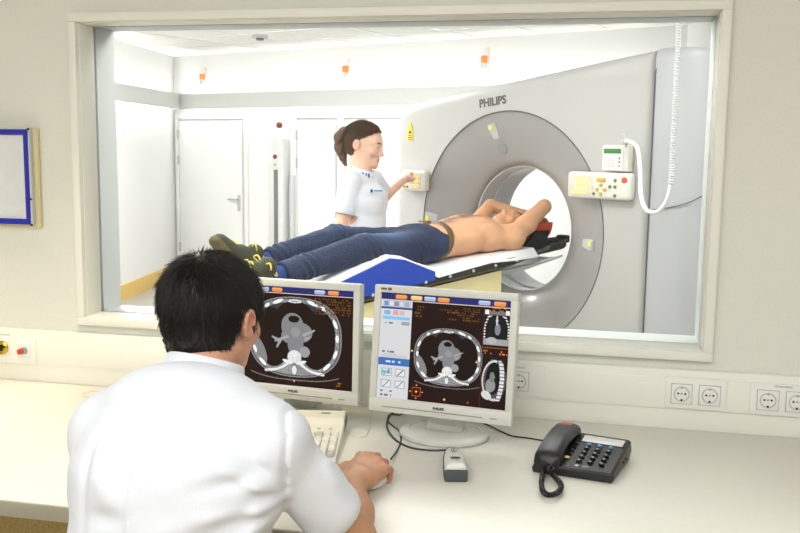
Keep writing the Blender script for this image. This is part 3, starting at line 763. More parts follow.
ks = MB(); ks.lathe([(.011, 0), (.010, .01), (.006, .012), (0, .012)], 20, T(V((d_.x+.004, 0, d_.z)))).build('button_collar', m_steel, t)
ks = MB(); ks.lathe([(.0095, .006), (.009, .02), (.007, .0215), (0, .0215)], 20, T(d_)).build('push_button', mat('red orange button', (196, 66, 40), .4), t)
text_mb('NOODSTOP', .007, Matrix.Translation(V((px_(5, 335).x, SY-.0085, px_(5, 334.5).z))+G) @ Matrix.Rotation(math.pi/2, 4, 'X'), .0002, m=mat('grey print2', (130, 128, 118), .6), parent=t)
# ---- framed board on the left wall
bx1 = -1.694; t = thing('notice_board', 'blue framed notice board with white paper on the left of the window', 'notice board', (-2.0, 0, 1.385)); G = V((2.0, 0, -1.385))
z0, z1, xl = 1.242, 1.530, -2.25
MB().box(V(((xl-1.668)/2, -.008, 1.383))+G, (-1.668-xl, .014, .30), bev=.002).build('backing_board', mat('beige backing board', (214, 202, 160), .6), t)
fb = MB(); rect_frame(fb, xl, -1.690, z0, z1, .017, -.03, -.016, .002)
o_ = fb.build('blue_frame', mat('royal blue plastic', (36, 40, 170), .35), t); o_.data.transform(Matrix.Translation(G))
MB().box(V(((xl-1.69)/2, -.020, 1.386))+G, (-1.70-xl, .006, .27)).build('paper_sheet', mat('white paper', (226, 228, 230), .6, vary=.05, vscale=20), t, False)
fb = MB(); fb.box(V(((xl-1.69)/2, -.027, z1+.002))+G, (-1.69-xl, .012, .005)); fb.box(V((-1.686, -.024, 1.386))+G, (.006, .014, .285)); fb.build('metal_edge', m_lgrey, t)
for x, z in ((-1.686, z1), (-1.686, z0), (-1.686, 1.32)): MB().box(V((x, -.033, z))+G, (.006, .006, .006), bev=.001).build('corner_clip', m_dark, t)
# ============================================================ scan pictures on the screens (drawn as coloured cells of the lit screen face)
def ellm(U, Vv, cx, cy, rx, ry, ang=0):
    c, s_ = math.cos(ang), math.sin(ang); x = U-cx; y = Vv-cy; a = (x*c+y*s_)/rx; b = (-x*s_+y*c)/ry; return np.sqrt(a*a+b*b)
def paint_axial(I, U, Vv, cx, cy, S):
    # I: (..,3) image; centre cx, cy; S half-width of chest in screen units; y up
    x = (U-cx)/S; y = (Vv-cy)/S
    def setc(m, c):
        I[m] = np.array(c)
    n = np.sin(x*40+np.sin(y*37)*2)*np.cos(y*43+np.sin(x*31)*2)
    body = (np.abs(x/1.0)**2.5+np.abs((y)/.80)**2.5)**(1/2.5)
    soft = body < 1; setc(soft, (.30, .30, .32)); setc(body < .965, (.10, .10, .11)); 
    wall = (body < .95) & (body > .86); I[wall] = .38+.12*n[wall][:, None]
    # lower back muscles
    mus = (body < .95) & (y < -.52+.18*np.abs(x)**2*1.2) ; I[mus] = .42+.1*n[mus][:, None]
    # lungs
    L = (ellm(x, y, -.50, -.02, .40, .60, .12) < 1) | (ellm(x, y, .50, -.02, .40, .60, -.12) < 1) | (ellm(x, y, 0, .38, .42, .34) < 1)
    setc(L & (body < .87), (.035, .012, .006))
    # mediastinum
    h = np.minimum.reduce([ellm(x, y, -.05, .22, .24, .26), ellm(x, y, .12, .10, .26, .20), ellm(x, y, .02, -.12, .17, .26), ellm(x, y, -.12, .02, .17, .15)])
    setc(h < 1, (.36, .36, .37)); q = ellm(x, y, -.02, .36, .12, .07) < 1; setc(q, (.03, .01, .006))
    q = ellm(x, y, .02, .1, .1, .1) < 1; setc(q, (.44, .44, .45))
    q = ellm(x, y, .22, -.28, .11, .11) < 1; setc(q, (.46, .46, .47))
    for a, b, c, d in ((-.16, 0, -.42, -.10), (-.3, -.06, -.38, -.22), (-.36, -.08, -.48, -.02), (.2, .06, .42, .16), (.24, -.02, .34, .02)):
        t = np.clip(((x-a)*(c-a)+(y-b)*(d-b))/((c-a)**2+(d-b)**2), 0, 1); dd = np.hypot(x-a-t*(c-a), y-b-t*(d-b)); setc((dd < .035*(1-.5*t)), (.5, .5, .52))
    # liver edge / lower lobe
    q = (ellm(x, y, -.80, -.28, .14, .34, .5) < 1) & (body < .9); setc(q, (.36, .36, .37))
    # ribs
    for an, ln in ((20, .13), (2, .10), (-18, .12), (160, .12), (178, .10), (-162, .12), (-38, .14), (-142, .14), (62, .16), (118, .16), (45, .08), (135, .08)):
        a = math.radians(an); ca, sa = math.cos(a), math.sin(a); rr = 1/((abs(ca)**2.5+abs(sa/.80)**2.5)**(1/2.5))*.905
        q = ellm(x, y, rr*ca, rr*sa, ln*.75, .036, math.atan2(ca*.75, -sa)) < 1; setc(q, (.97, .97, .98))
    q = ellm(x, y, 0, .715, .14, .035) < 1; setc(q, (.95, .95, .96)); q = ellm(x, y, 0, .715, .10, .015) < 1; setc(q, (.4, .4, .4))
    for sg in (-1, 1):
        a, b, c, d = .10*sg, -.50, .62*sg, -.70
        t = np.clip(((x-a)*(c-a)+(y-b)*(d-b))/((c-a)**2+(d-b)**2), 0, 1); bow = .06*np.sin(t*3.1); dd = np.hypot(x-a-t*(c-a), y-b-t*(d-b)+bow); setc(dd < .03, (.92, .92, .93))
    q = ellm(x, y, 0, -.40, .15, .14) < 1; I[q] = .86+.1*n[q][:, None]
    q = ellm(x, y, 0, -.57, .065, .055) < 1; setc(q, (.35, .35, .36)); q = ellm(x, y, 0, -.66, .05, .09) < 1; setc(q, (.9, .9, .9)); 
    for sg in (-1, 1):
        q = ellm(x, y, .15*sg, -.50, .11, .035, .3*sg) < 1; setc(q, (.93, .93, .93))
    tb_ = (np.abs(y+.86-.10*np.abs(x)**3*1.3) < .012) & (np.abs(x) < .95); setc(tb_, (.28, .26, .25))
    sk = (body < 1.0) & (body > .985); setc(sk, (.42, .42, .43))
def paint_text(I, U, Vv, x0, x1, y0, y1, rows, col, seed, dens=.5, right=False):
    r = np.random.default_rng(seed); H = (y1-y0)/rows
    for k in range(rows):
        yy = y1-(k+.5)*H; ln = r.uniform(.35, 1); a, b = (x0, x0+(x1-x0)*ln) if not right else (x1-(x1-x0)*ln, x1)
        m = (np.abs(Vv-yy) < H*.30) & (U > a) & (U < b)
        cell = np.floor((U-x0)/.0035).astype(int); bits = r.random(400) < dens; sub = r.random((400, 3)) < .8
        m &= bits[np.clip(cell, 0, 399)]
        I[m] = np.array(col)
def screen_obj(name, w, h, parent, M, full):
    nx, ny = 340, 272
    u = (np.arange(nx)+.5)/nx*w; v = (np.arange(ny)+.5)/ny*h; U, Vv = np.meshgrid(u, v, indexing='ij')
    I = np.zeros((nx, ny, 3)); I[:] = (.045, .014, .008)
    def R(x0, x1, y0, y1, c): I[(U >= x0*w) & (U < x1*w) & (Vv >= y0*h) & (Vv < y1*h)] = np.array(c)
    def pill(x, y, hw, hh, c):
        q = (np.abs((U/w-x)/hw)**4+np.abs((Vv/h-y)/hh)**4) < 1; I[q] = np.array(c); q = q & (Vv/h > y+hh*.3); I[q] = np.clip(np.array(c)*1.2+.08, 0, 1)
    am = (.5, .24, .04); OR = (1, .42, .10); BL = (.55, .60, .78); YE = (1, .68, .25)
    xs0 = .255 if full else 0.0
    if full:
        paint_axial(I, U, Vv, .545*w, .44*h, .262*w)
        R(.80, .803, .0, .93, (.25, .06, .02)); R(.80, 1, .56, .565, (.5, .16, .03))
        # small coronal picture
        x = (U/w-.90)/.095; y = (Vv/h-.74)/.155
        arch = (np.abs(x)**2.6+np.clip(y+.2, 0, 9)**2*.75) < 1; lung = arch & (y > -.95); I[lung & (y < 1)] = (.03, .03, .03)
        edge = lung & ((np.abs(x)**2.6+np.clip(y+.2, 0, 9)**2*.75) > .72); sp = np.sin(Vv*900+np.abs(x)*4) > -.1; I[edge & sp] = (.9, .9, .9)
        I[(np.abs(x) < .98) & (y < -.62) & (y > -.98)] = (.5, .5, .5); I[(ellm(x, y, .08, -.05, .22, .34) < 1)] = (.36, .36, .44); I[(ellm(x, y, -.35, -.72, .4, .2) < 1)] = (.6, .6, .6)
        I[(ellm(x, y, 0, .45, .08, .3) < 1)] = (.75, .75, .78); I[(np.abs(x) < 1) & (y > .78) & (y < 1.0)] = (.30, .30, .30); I[(np.abs(np.abs(x)-.8) < .15) & (y > .8) & (y < 1.05)] = (.95, .95, .95)
        # small sagittal picture
        x = (U/w-.90)/.095; y = (Vv/h-.27)/.19
        out = ellm(x, y, .0, 0, .95, .98, -.2); I[(out < 1)] = (.16, .16, .17); I[(ellm(x, y, -.05, .1, .6, .8, -.25) < 1)] = (.025, .02, .02)
        cx_ = .62-.25*(y-.1)**2; bone = (np.abs(x-cx_) < .17) & (np.abs(y) < .95) & (out < 1.1); I[bone] = (.85, .85, .85); I[bone & (np.sin(Vv*700) > .5)] = (.35, .35, .35)
        I[(ellm(x, y, -.25, -.25, .38, .32) < 1)] = (.42, .42, .42); I[(ellm(x, y, -.15, .15, .2, .25) < 1)] = (.3, .34, .30); I[(ellm(x, y, -.55, -.72, .4, .2, -.2) < 1)] = (.8, .8, .8)
        I[((out < 1) & (out > .88) & (x < .2))] = (.75, .75, .75)
        for yy, xx in ((.18, .86), (.30, .9), (.45, .88)): I[(np.abs(U/w-xx) < .006) & (np.abs(Vv/h-yy) < .006)] = (.1, .8, .3)
        paint_text(I, U, Vv, .84*w, .99*w, .885*h, .935*h, 2, am, 5); paint_text(I, U, Vv, .81*w, .88*w, .50*h, .545*h, 2, am, 6); paint_text(I, U, Vv, .93*w, .99*w, .50*h, .545*h, 2, (1, .3, .1), 8)
        paint_text(I, U, Vv, .46*w, .77*w, .78*h, .905*h, 6, (.26, .13, .03), 3, right=True); paint_text(I, U, Vv, .27*w, .37*w, .78*h, .9*h, 4, (.26, .13, .03), 4)
        paint_text(I, U, Vv, .71*w, .79*w, .03*h, .06*h, 1, am, 9); 
        for a, b in ((.535, .05), (.265, .47), (.765, .42)): I[(ellm(U/w, Vv/h, a, b, .008, .01) < 1)] = YE
        q = (np.maximum(np.abs(U/w-.315)/.034, np.abs(Vv/h-.095)/.042)); I[(q < 1) & (q > .84)] = (.8, .12, .03); I[(ellm(U/w, Vv/h, .315, .095, .008, .01) < 1)] = YE
        for a, b in ((.315, .155), (.315, .035), (.268, .095), (.362, .095)): I[(ellm(U/w, Vv/h, a, b, .005, .006) < 1)] = YE
        # left tool column
        R(0, .25, 0, .93, (.80, .80, .82)); R(.0, .25, .845, .865, (.12, .13, .36)); R(.02, .235, .865, .925, (.62, .64, .70))
        for i in range(5): R(.03+.04*i, .06+.04*i, .875, .915, ((.2, .45, .8), (.85, .85, .88), (.35, .40, .55), (.75, .8, .9), (.5, .55, .7))[i])
        R(.02, .235, .745, .775, (.35, .68, .95)); R(.03, .08, .79, .83, (.35, .6, .8)); R(.1, .14, .79, .835, (.85, .5, .5)); R(.15, .19, .79, .83, (.8, .6, .6))
        for yy in (.70, .43, .40): paint_text(I, U, Vv, .03*w, .16*w, (yy)*h, (yy+.028)*h, 1, (.25, .25, .3), int(yy*100))
        R(.17, .235, .70, .73, (.5, .5, .55)); R(.02, .235, .385, .42, (.72, .72, .74)); R(0, .25, .315, .385, (.10, .28, .62))
        paint_text(I, U, Vv, .05*w, .2*w, .335*h, .365*h, 1, (.8, .85, .95), 77)
        for r_ in range(2):
            for c_ in range(2):
                x_, y_ = .03+.11*c_, .215-.11*r_; R(x_, x_+.085, y_, y_+.075, (.60, .62, .64)); R(x_+.01, x_+.075, y_+.01, y_+.065, (.86, .87, .88))
                q = (np.abs((U/w-x_-.042)-(Vv/h-y_-.037)*.8) < .005) & (np.abs(U/w-x_-.042) < .025); I[q] = (.25, .3, .35)
        R(.035, .065, .235, .27, (.2, .7, .7)); R(.075, .10, .235, .27, (.2, .55, .7))
        for yy in (.06, .02): paint_text(I, U, Vv, .03*w, .2*w, (yy)*h, (yy+.028)*h, 1, (.25, .25, .3), int(yy*1000))
        tabs = [(.16, OR), (.28, YE), (.385, BL), (.49, OR), (.80, BL), (.915, OR)]
    else:
        paint_axial(I, U, Vv, .50*w, .50*h, .40*w)
        paint_text(I, U, Vv, .64*w, .97*w, .74*h, .91*h, 7, (.26, .13, .03), 13, right=True); paint_text(I, U, Vv, .02*w, .16*w, .78*h, .9*h, 4, (.26, .13, .03), 14)
        paint_text(I, U, Vv, .86*w, .96*w, .04*h, .09*h, 2, am, 19)
        for a, b in ((.50, .06), (.03, .5)): I[(ellm(U/w, Vv/h, a, b, .007, .01) < 1)] = YE
        tabs = [(.12, OR), (.23, BL), (.345, OR), (.71, BL), (.825, OR), (.02, YE)]
    R(0, 1, .935, 1, (.06, .07, .26)); R(0, 1, .925, .935, (.9, .75, .65))
    for x, c in tabs: pill(x, .962, .045, .021, c)
    R(0, 1, 0, .012, (.8, .7, .72)); 
    # build
    gx = np.arange(nx+1)/nx*w-w/2; gy = np.arange(ny+1)/ny*h-h/2; X, Y = np.meshgrid(gx, gy, indexing='ij')
    P = np.stack([X.ravel(), Y.ravel(), np.zeros(X.size)], 1); Mn = np.array(M); P = P@Mn[:3, :3].T+Mn[:3, 3]
    i, j = np.meshgrid(np.arange(nx), np.arange(ny), indexing='ij'); a = (i*(ny+1)+j).ravel(); Fc = np.stack([a, a+ny+1, a+ny+2, a+1], 1)
    o = from_arrays(name, P, Fc, m_screen, parent, False)
    ca = o.data.color_attributes.new('Col', 'FLOAT_COLOR', 'CORNER'); c = np.ones((nx*ny, 4, 4)); c[:, :, :3] = (np.clip(I, 0, 1)**1.35).reshape(-1, 1, 3); ca.data.foreach_set('color', c.ravel())
    return o
m_screen = mat('lit screen', (0, 0, 0), .45, attr='Col', emit=.95, spec=.08)
_b = m_screen.node_tree.nodes['Principled BSDF']
for l in list(m_screen.node_tree.links):
    if l.to_socket == _b.inputs['Base Color']: m_screen.node_tree.links.remove(l)
_b.inputs['Base Color'].default_value = (.01, .01, .01, 1)
m_mon = mat('light grey monitor plastic', (212, 212, 205), .42); m_mon2 = mat('monitor recess grey', (150, 148, 142), .5)
def monitor(cx, cy, cz, yaw, tilt, base, label, full):
    t = thing('computer_monitor', label, 'monitor', (base[0], base[1], DZ), 0); G = -V((base[0], base[1], DZ))
    rt = V((math.cos(yaw), math.sin(yaw), 0)); n = V((math.sin(yaw), -math.cos(yaw), 0)); up = V((0, 0, 1))*math.cos(tilt)-n*math.sin(tilt); nn = rt.cross(up)
    M = frameM(V((cx, cy, cz))+G, rt, up, nn)
    w, h = .338, .27; bz, bt, bb_ = .018, .019, .034
    fw = w+2*bz; fh = h+bt+bb_; oy = (bt-bb_)/2
    c = MB()
    # bezel ring
    y0, y1 = oy-fh/2, oy+fh/2
    for (a, b, c0, d) in ((-fw/2, fw/2, h/2, y1), (-fw/2, fw/2, y0, -h/2), (-fw/2, -w/2, -h/2-.002, h/2+.002), (w/2, fw/2, -h/2-.002, h/2+.002)):
        c.box(((a+b)/2, (c0+d)/2, -.004), (b-a, d-c0, .026), M=M, bev=.0025)
    c.build('bezel', m_mon, t)
    b = MB(); b.loft([[M @ V((sx*(fw/2-q), oy+sy*(fh/2-q), z)) for sx, sy in ((-1, -1), (1, -1), (1, 1), (-1, 1))] for q, z in ((.002, -.012), (.004, -.035), (.06, -.055), (.08, -.056))]); b.build('back_shell', m_mon, t)
    screen_obj('screen', w+.002, h+.002, t, M @ Matrix.Translation((0, 0, .002)), full)
    s_ = MB(); s_.box((.0, -h/2-.020, .0095), (.30, .0022, .0015), M=M); s_.build('bezel_groove', m_mon2, t, False)
    for i in range(5): MB().box((-.035+.022*i, -h/2-.0245, .0095), (.014, .004, .003), M=M, bev=.001).build('menu_button', m_mon, t)
    MB().lathe([(.011, .008), (.009, .0115), (0, .012)], 20, M @ Matrix.Translation((w/2-.045, -h/2-.0205, 0)) @ Matrix.Diagonal((1, .45, 1, 1))).build('power_button', m_mon, t)
    text_mb('PHILIPS', .009, M @ Matrix.Translation((0, -h/2-.0115, .0095)), .0002, .0004, m=mat('grey blue print', (60, 66, 84), .5), parent=t)
    lg = MB(); lg.box((-fw/2+.026, h/2+.0095, .0092), (.016, .005, .0006), M=M); lg.box((-fw/2+.042, h/2+.0095, .0092), (.010, .007, .0006), M=M); lg.build('badge', mat('badge grey', (90, 92, 100), .5), t, False)
    bs = MB(); T = Matrix.Translation(V((base[0], base[1], DZ))+G) @ Matrix.Rotation(yaw, 4, 'Z') @ Matrix.Diagonal((1, .86, 1, 1))
    bs.lathe([(0, 0), (.112, 0), (.118, .005), (.117, .012), (.108, .017), (.092, .018), (.090, .016), (.05, .019), (0, .020)], 56, T); bs.build('foot', m_mon, t)
    nk = MB(); p0 = V((base[0], base[1], DZ+.015))+G-n*.012; pt = V((cx, cy, cz-.10))+G-n*.045
    rr = []
    for q, ww, dd in ((0, .052, .03), (.25, .046, .024), (.6, .044, .022), (1, .05, .02)):
        p = p0.lerp(pt, q); rr.append([p+rt*(ww*a)+n*(dd*b) for a, b in ((-1, -.7), (-.8, -1), (.8, -1), (1, -.7), (1, .7), (.8, 1), (-.8, 1), (-1, .7))])
    nk.loft(rr).build('neck', m_mon, t)
    return t
monitor(-.371, -.289, .988, -.136, .119, (-.372, -.235), 'light grey monitor on the right showing three scan pictures and a tool column', True)
monitor(-.787, -.206, .981, -.103, .03, (-.80, -.118), 'light grey monitor on the left showing one large chest scan, partly behind the man', False)
# ---- desk cables
def dtube(pts, r, z=DZ): return MB().tube([onz(x, y, z+r*.6+(q[0] if q else 0)) for x, y, *q in pts], r, 8, sub=5)
m_cable = mat('dark grey cable', (52, 52, 54), .45)
tag(dtube([(391, 459, .01), (398, 449), (401, 440), (399, 431), (393, 426), (388.5, 422), (388, 417), (392, 414), (400, 415, .006), (407, 409), (414, 402), (424, 397), (432, 394)], .0022).build('mouse_cable', m_cable), 'thin dark mouse cable curling up from the hand towards the right monitor', 'cable')
tag(dtube([(452, 449), (440, 450.5), (425, 450), (410, 447.5), (397, 441), (389, 432), (387, 423), (391, 414), (400, 407), (410, 400), (420, 394)], .0028).build('scanner_cable', m_cable), 'dark cable looping round the right monitor foot to the barcode scanner', 'cable')
tag(dtube([(470, 419), (478, 421), (490, 426), (500, 431), (512, 436), (527, 438), (545, 441), (562, 444.5)], .0022).build('telephone_cable', m_darkm), 'thin black cable running along the desk into the back of the telephone', 'cable')
tag(dtube([(352, 436), (358, 437), (365, 436), (368.5, 430), (370, 418), (371, 405), (372, 398)], .0022).build('keyboard_cable', m_mon), 'pale thin cable between the keyboard and the space between the monitors', 'cable')
# ---- telephone
m_tel = mat('telephone black', (25, 25, 25), .38, bump=.08, bscale=700)
ph = thing('telephone', 'black corded desk telephone with keypad and handset on the right of the desk', 'telephone', (0, 0, 0))
PA = math.radians(-14); PX = V((math.cos(PA), math.sin(PA), 0)); PY = V((-math.sin(PA), math.cos(PA), 0))
org = V((.052, -.488, DZ))      # front right corner
ph.location = org+PX*-.09+PY*.1
PG = -ph.location
TM = frameM(org+PG, PX, PY, V((0, 0, 1)))      # x: right (negative = left), y: back, z up
b = MB()
def tp(x, y, z): return TM @ V((x, y, z))
def top_z(y): return .022+.15*y+.0
secs = []
for y, e in ((0.0, .004), (.004, .0), (.05, 0), (.1, 0), (.15, 0), (.185, 0), (.19, .006)):
    z1_ = top_z(y)-e; secs.append([(-.185+e*.4, 0.002), (-.187+e*.4, z1_*.5), (-.183+e*.4, z1_-.003), (-.178, z1_), (-.008, z1_), (-.002-e*.4, z1_-.004), (0-e*.4, z1_*.5), (-.004-e*.4, .002)])
b.loft([[tp(x, y+(.006*math.sin((x+.1)*20) if y < .01 else 0), z) for x, z in s_] for y, s_ in zip((0, .004, .05, .1, .15, .185, .19), secs)])
b.build('telephone_body', m_tel, ph, angle=30)
TS = frameM(tp(0, 0, .0225), PX, (PY+V((0, 0, .15))).normalized(), PX.cross((PY+V((0, 0, .15))).normalized()))
MB().box((-.062, .160, .0), (.098, .034, .002), M=TS, bev=.0008).build('label_window', mat('paper label', (222, 222, 220), .35), ph)
MB().box((-.062, .160, -.0005), (.112, .044, .002), M=TS, bev=.001).build('window_frame', m_dark, ph)
m_key = mat('key black', (24, 24, 25), .35); m_kb = mat('key blue', (90, 150, 210), .4); m_ky = mat('key yellow', (232, 214, 130), .4); m_kp = mat('key print', (190, 190, 190), .5)
for r_ in range(5):
    for c_ in range(4):
        if c_ == 0:
            x, y = -.118, .122-.019*r_
            mm = m_ky if r_ == 4 else m_key; 
            if r_ == 4: y = .045; x = -.118
        else:
            if r_ > 4: continue
            x, y = -.088+.026*(c_-1), .126-.022*r_
            mm = m_kb if r_ == 0 else m_key
        big = c_ > 0 and r_ > 0
        kk = MB(); kk.box((x, y, .003), (.0135 if big else .011, .009 if big else .007, .005), M=TS, bev=.002, seg=2)
        ko = kk.build('key', mm, ph)
        if big:
            MB().box((x, y, .0063), (.004, .004, .0005), M=TS @ Matrix.Translation((0, 0, -.0006))).build('key_print', m_kp, ko, False)
text_mb('KPN', .007, TM @ Matrix.Translation((0, 0, 0)) if False else TS @ Matrix.Translation((-.068, .018, .0006)), .0002, .0003, m=mat('white print', (190, 192, 190), .5), parent=ph)
MB().lathe([(0, 0), (.0045, 0), (.0045, .0008), (0, .001)], 16, TS @ Matrix.Translation((-.088, .018, .0))).build('logo_dot', m_kp, ph)
for y in (.10, .125): MB().box((0, 0, 0), (.003, .007, .004), M=TM @ Matrix.Translation((0, y, .022))).build('side_port', m_darkm, ph, False)
# handset
hs = MB(); L_ = .198
for_ = []
for i in range(21):
    q = i/20; y = -.010+L_*q
    arch = math.sin(math.pi*q); z = .030+.15*y+.012*arch**.8
    th = .015+.014*(abs(2*q-1)**3); ww = .030+.004*abs(2*q-1)**2
    e = 1
    if q < .08: e = math.sqrt(max(.05, 1-((.08-q)/.08)**2))
    if q > .92: e = math.sqrt(max(.05, 1-((q-.92)/.08)**2))
    cz_ = z-(th-.017)*.9
    for_.append([tp(-.153+ww*e*math.copysign(abs(math.cos(a))**.7, math.cos(a)), y, cz_+th*.9*e*math.copysign(abs(math.sin(a))**.7, math.sin(a))) for a in [2*math.pi*k/20 for k in range(20)]])
hs.loft(for_); hso = hs.build('handset', m_tel, ph, angle=50)
MB().lathe([(0, 0), (.014, 0), (.013, .002), (0, .003)], 24, TM @ Matrix.Translation((-.155, .158, .0735)) @ Matrix.Rotation(.12, 4, 'X') @ Matrix.Diagonal((1.1, .7, 1, 1))).build('red_badge', mat('red badge', (205, 80, 70), .4), hso)
# coiled cord
base_pts = [onz(551, 466, DZ+.03), onz(547, 472, DZ+.02), onz(549.5, 455, DZ+.045)]
cp = [onz(552, 468, .785), onz(549, 472, .765), onz(547.5, 464, .775), onz(548, 455, .79), onz(548, 453, .79), onz(545, 463, .768), onz(543, 472, .762), onz(541.5, 482, .762), onz(543, 491, .762), onz(549, 495, .762), onz(557, 493, .762), onz(561, 488, .762), onz(560, 483, .762), onz(555, 477, .762), onz(549, 470, .766), onz(546, 463, .770)]
P_ = [V(p) for p in cp]; mbt = []
def cr_(pts, n):
    P = [pts[0]*2-pts[1]]+pts+[pts[-1]*2-pts[-2]]; out = []
    for i in range(1, len(P)-2):
        for k in range(n):
            t = k/n; a, b, c, d = P[i-1:i+3]; out.append(.5*((2*b)+(c-a)*t+(2*a-5*b+4*c-d)*t*t+(3*b-a-3*c+d)*t**3))
    return out+[pts[-1]]
sp = cr_(P_, 14); acc = 0; hel = []
for i in range(len(sp)-1):
    d = (sp[i+1]-sp[i]); n_ = 14; dn = d.normalized(); x = dn.cross(V((0, 0, 1))).normalized(); y = dn.cross(x)
    for k in range(n_):
        p = sp[i]+d*(k/n_); acc += d.length/n_; a = acc/.0042*2*math.pi; hel.append(p+(x*math.cos(a)+y*math.sin(a))*.0048)
cc = MB(); cc.tube(hel[::2], .0017, 5); co = cc.build('coiled_cord', m_tel, ph); co.data.transform(Matrix.Translation(PG))
# ---- barcode scanner
sc_o = onz(456, 482, DZ); ss = thing('barcode_scanner', 'small white and grey handheld barcode scanner lying on the desk beside the hand', 'scanner', sc_o)
ya = math.radians(13); SMx = Matrix.Rotation(ya, 4, 'Z')
def sring(z, g, yo=0): 
    pts = []
    for k in range(40):
        t = 2*math.pi*k/40; c, s_ = math.cos(t), math.sin(t)
        if s_ < 0: x = .0265*math.copysign(abs(c)**.45, c); y = -.012*abs(s_)**.5
        else: x = .0265*math.copysign(abs(c)**.75, c); y = .138*s_**.8
        pts.append(SMx @ V((x*g, .014+y*g+yo, z+(.10*max(0, y) if z > 0 else 0))))
    return pts
MB().loft([sring(0, .96), sring(.004, 1), sring(.016, 1), sring(.018, .98)]).build('grey_base', mat('dark grey rubber', (78, 82, 86), .5), ss, angle=40)
r_ = []
def sring2(g, hz):   # white shell tilting down to the back
    out = []
    for p in sring(0, g):
        q = SMx.inverted() @ p; z = .018+hz*(1+.15*max(0, q.y)/.11); out.append(SMx @ V((q.x, max(q.y, -.0), z)))
    return out
MB().loft([sring2(.94, 0), sring2(.93, .007), sring2(.88, .014), sring2(.76, .019), sring2(.5, .022), sring2(.12, .023)]).build('white_shell', mat('off white shell', (228, 230, 226), .35, coat=.2), ss, angle=60)
fr_ = MB(); fr_.box((0, .0, .0145), (.052, .008, .028), M=SMx, bev=.004); fr_.build('front_bumper', mat('slate bumper', (70, 76, 80), .45), ss)
fr_ = MB(); fr_.lathe([(.008, 0), (.008, .001), (.0065, .001), (.0065, 0)], 24, SMx @ Matrix.Translation((0, .080, .0462)) @ Matrix.Rotation(.10, 4, 'X') @ Matrix.Diagonal((.8, 1.3, 1, 1))); fr_.lathe([(0, .0008), (.003, .0008), (.003, 0)], 12, SMx @ Matrix.Translation((0, .080, .0465)) @ Matrix.Diagonal((.7, 1.6, 1, 1))); fr_.build('scan_button', mat('grey blue mark', (120, 128, 142), .4), ss)
fr_ = MB(); fr_.lathe([(0, 0), (.012, 0), (.012, .0012), (0, .0016)], 24, SMx @ Matrix.Translation((0, .034, .0442)) @ Matrix.Rotation(.05, 4, 'X') @ Matrix.Diagonal((1, .42, 1, 1))); fr_.build('oval_badge', mat('steel badge', (128, 130, 132), .3, .8), ss)
# ---- keyboard
kr = onz(335.5, 466, DZ); KA = math.radians(11); KX = V((math.cos(KA), math.sin(KA), 0)); KY = V((-math.sin(KA), math.cos(KA), 0))
kt = thing('keyboard', 'cream console keyboard partly hidden by the man and his sleeve', 'keyboard', V(kr)); KM = frameM(V((0, 0, 0)), KX, KY, V((0, 0, 1)))
m_kbd = mat('keyboard cream', (226, 223, 210), .45); m_keyw = mat('key cap cream', (234, 232, 222), .45); m_kgrey = mat('key cap grey', (200, 198, 190), .45)
kb = MB(); W_ = .46
prof = [(0, 0), (0, .012), (.004, .016), (.15, .026), (.215, .030), (.225, .036), (.232, .046), (.282, .050), (.29, .044), (.29, 0)]
kb.loft([[KM @ V((x, y, z)) for y, z in prof] for x in (-W_, -W_+.003, -.003, 0)]); kb.build('keyboard_body', m_kbd, kt, angle=30)
for c_ in range(22):
    for r_ in range(6):
        x = -.014-.0196*c_; y = .022+.0215*r_+(.012 if r_ == 5 else 0); z = .017+.066*y
        if c_ in (4, 8) or (r_ == 5 and c_ % 5 == 4): continue
        if c_ > 8 and c_ % 3 == 0 and r_ == 0: continue
        k = MB(); M_ = KM @ Matrix.Translation((x, y, z)); k.loft([[M_ @ V((a*.0090*g, b_*.0100*g, zz)) for a, b_ in ((-1, -1), (1, -1), (1, 1), (-1, 1))] for g, zz in ((1, 0), (.97, .003), (.78, .009))])
        if c_ < 12: k.build('key', m_keyw if (c_+r_) % 7 else m_kgrey, kt, False)
        else:
            if 'restk' not in globals(): restk = MB()
            k.bm.free(); restk.loft([[M_ @ V((a*.0090*g, b_*.0100*g, zz)) for a, b_ in ((-1, -1), (1, -1), (1, 1), (-1, 1))] for g, zz in ((1, 0), (.97, .003), (.78, .009))])
o_ = restk.build('key_rows', m_keyw, kt, False); o_['kind'] = 'stuff'
for x in (-.03, -.06, -.09): MB().box((x, .19, .0295), (.008, .004, .002), M=KM).build('status_light', mat('olive light', (180, 186, 120), .4), kt, False)
for x in (-.05, -.16, -.2): 
    MB().box((x, .262, .049), (.024, .008, .001), M=KM @ Matrix.Rotation(0, 4, 'Z'), bev=.0003).build('symbol_print', mat('print grey', (140, 138, 132), .5), kt, False)
pn = MB()
pn.box((.001, .258, .024), (.003, .05, .032), M=KM, bev=.001); pn.build('side_plate', mat('side plate grey', (176, 176, 174), .4), kt)
for i in range(4): MB().box((.003, .240+.012*i, .028), (.002, .005, .02), M=KM).build('side_socket', mat('socket slate', (90, 92, 98), .4), kt, False)
# ---- mouse
mo = thing('computer_mouse', 'pale computer mouse under the man\'s right hand', 'mouse', V((-.468, -.608, DZ)), math.radians(-10))
MF = Field([-.05, -.08, -.005], [.05, .08, .05], .0025)
MF.ell((0, 0, .006), (.030, .052, .026), k=0); MF.plane((0, 0, .002), (0, 0, -1)); MF.build('mouse_shell', mat('mouse white', (232, 232, 228), .35), mo)
MB().cyl((0, .03, .029), .008, .005, 'X', 16).build('scroll_wheel', m_cable, mo)
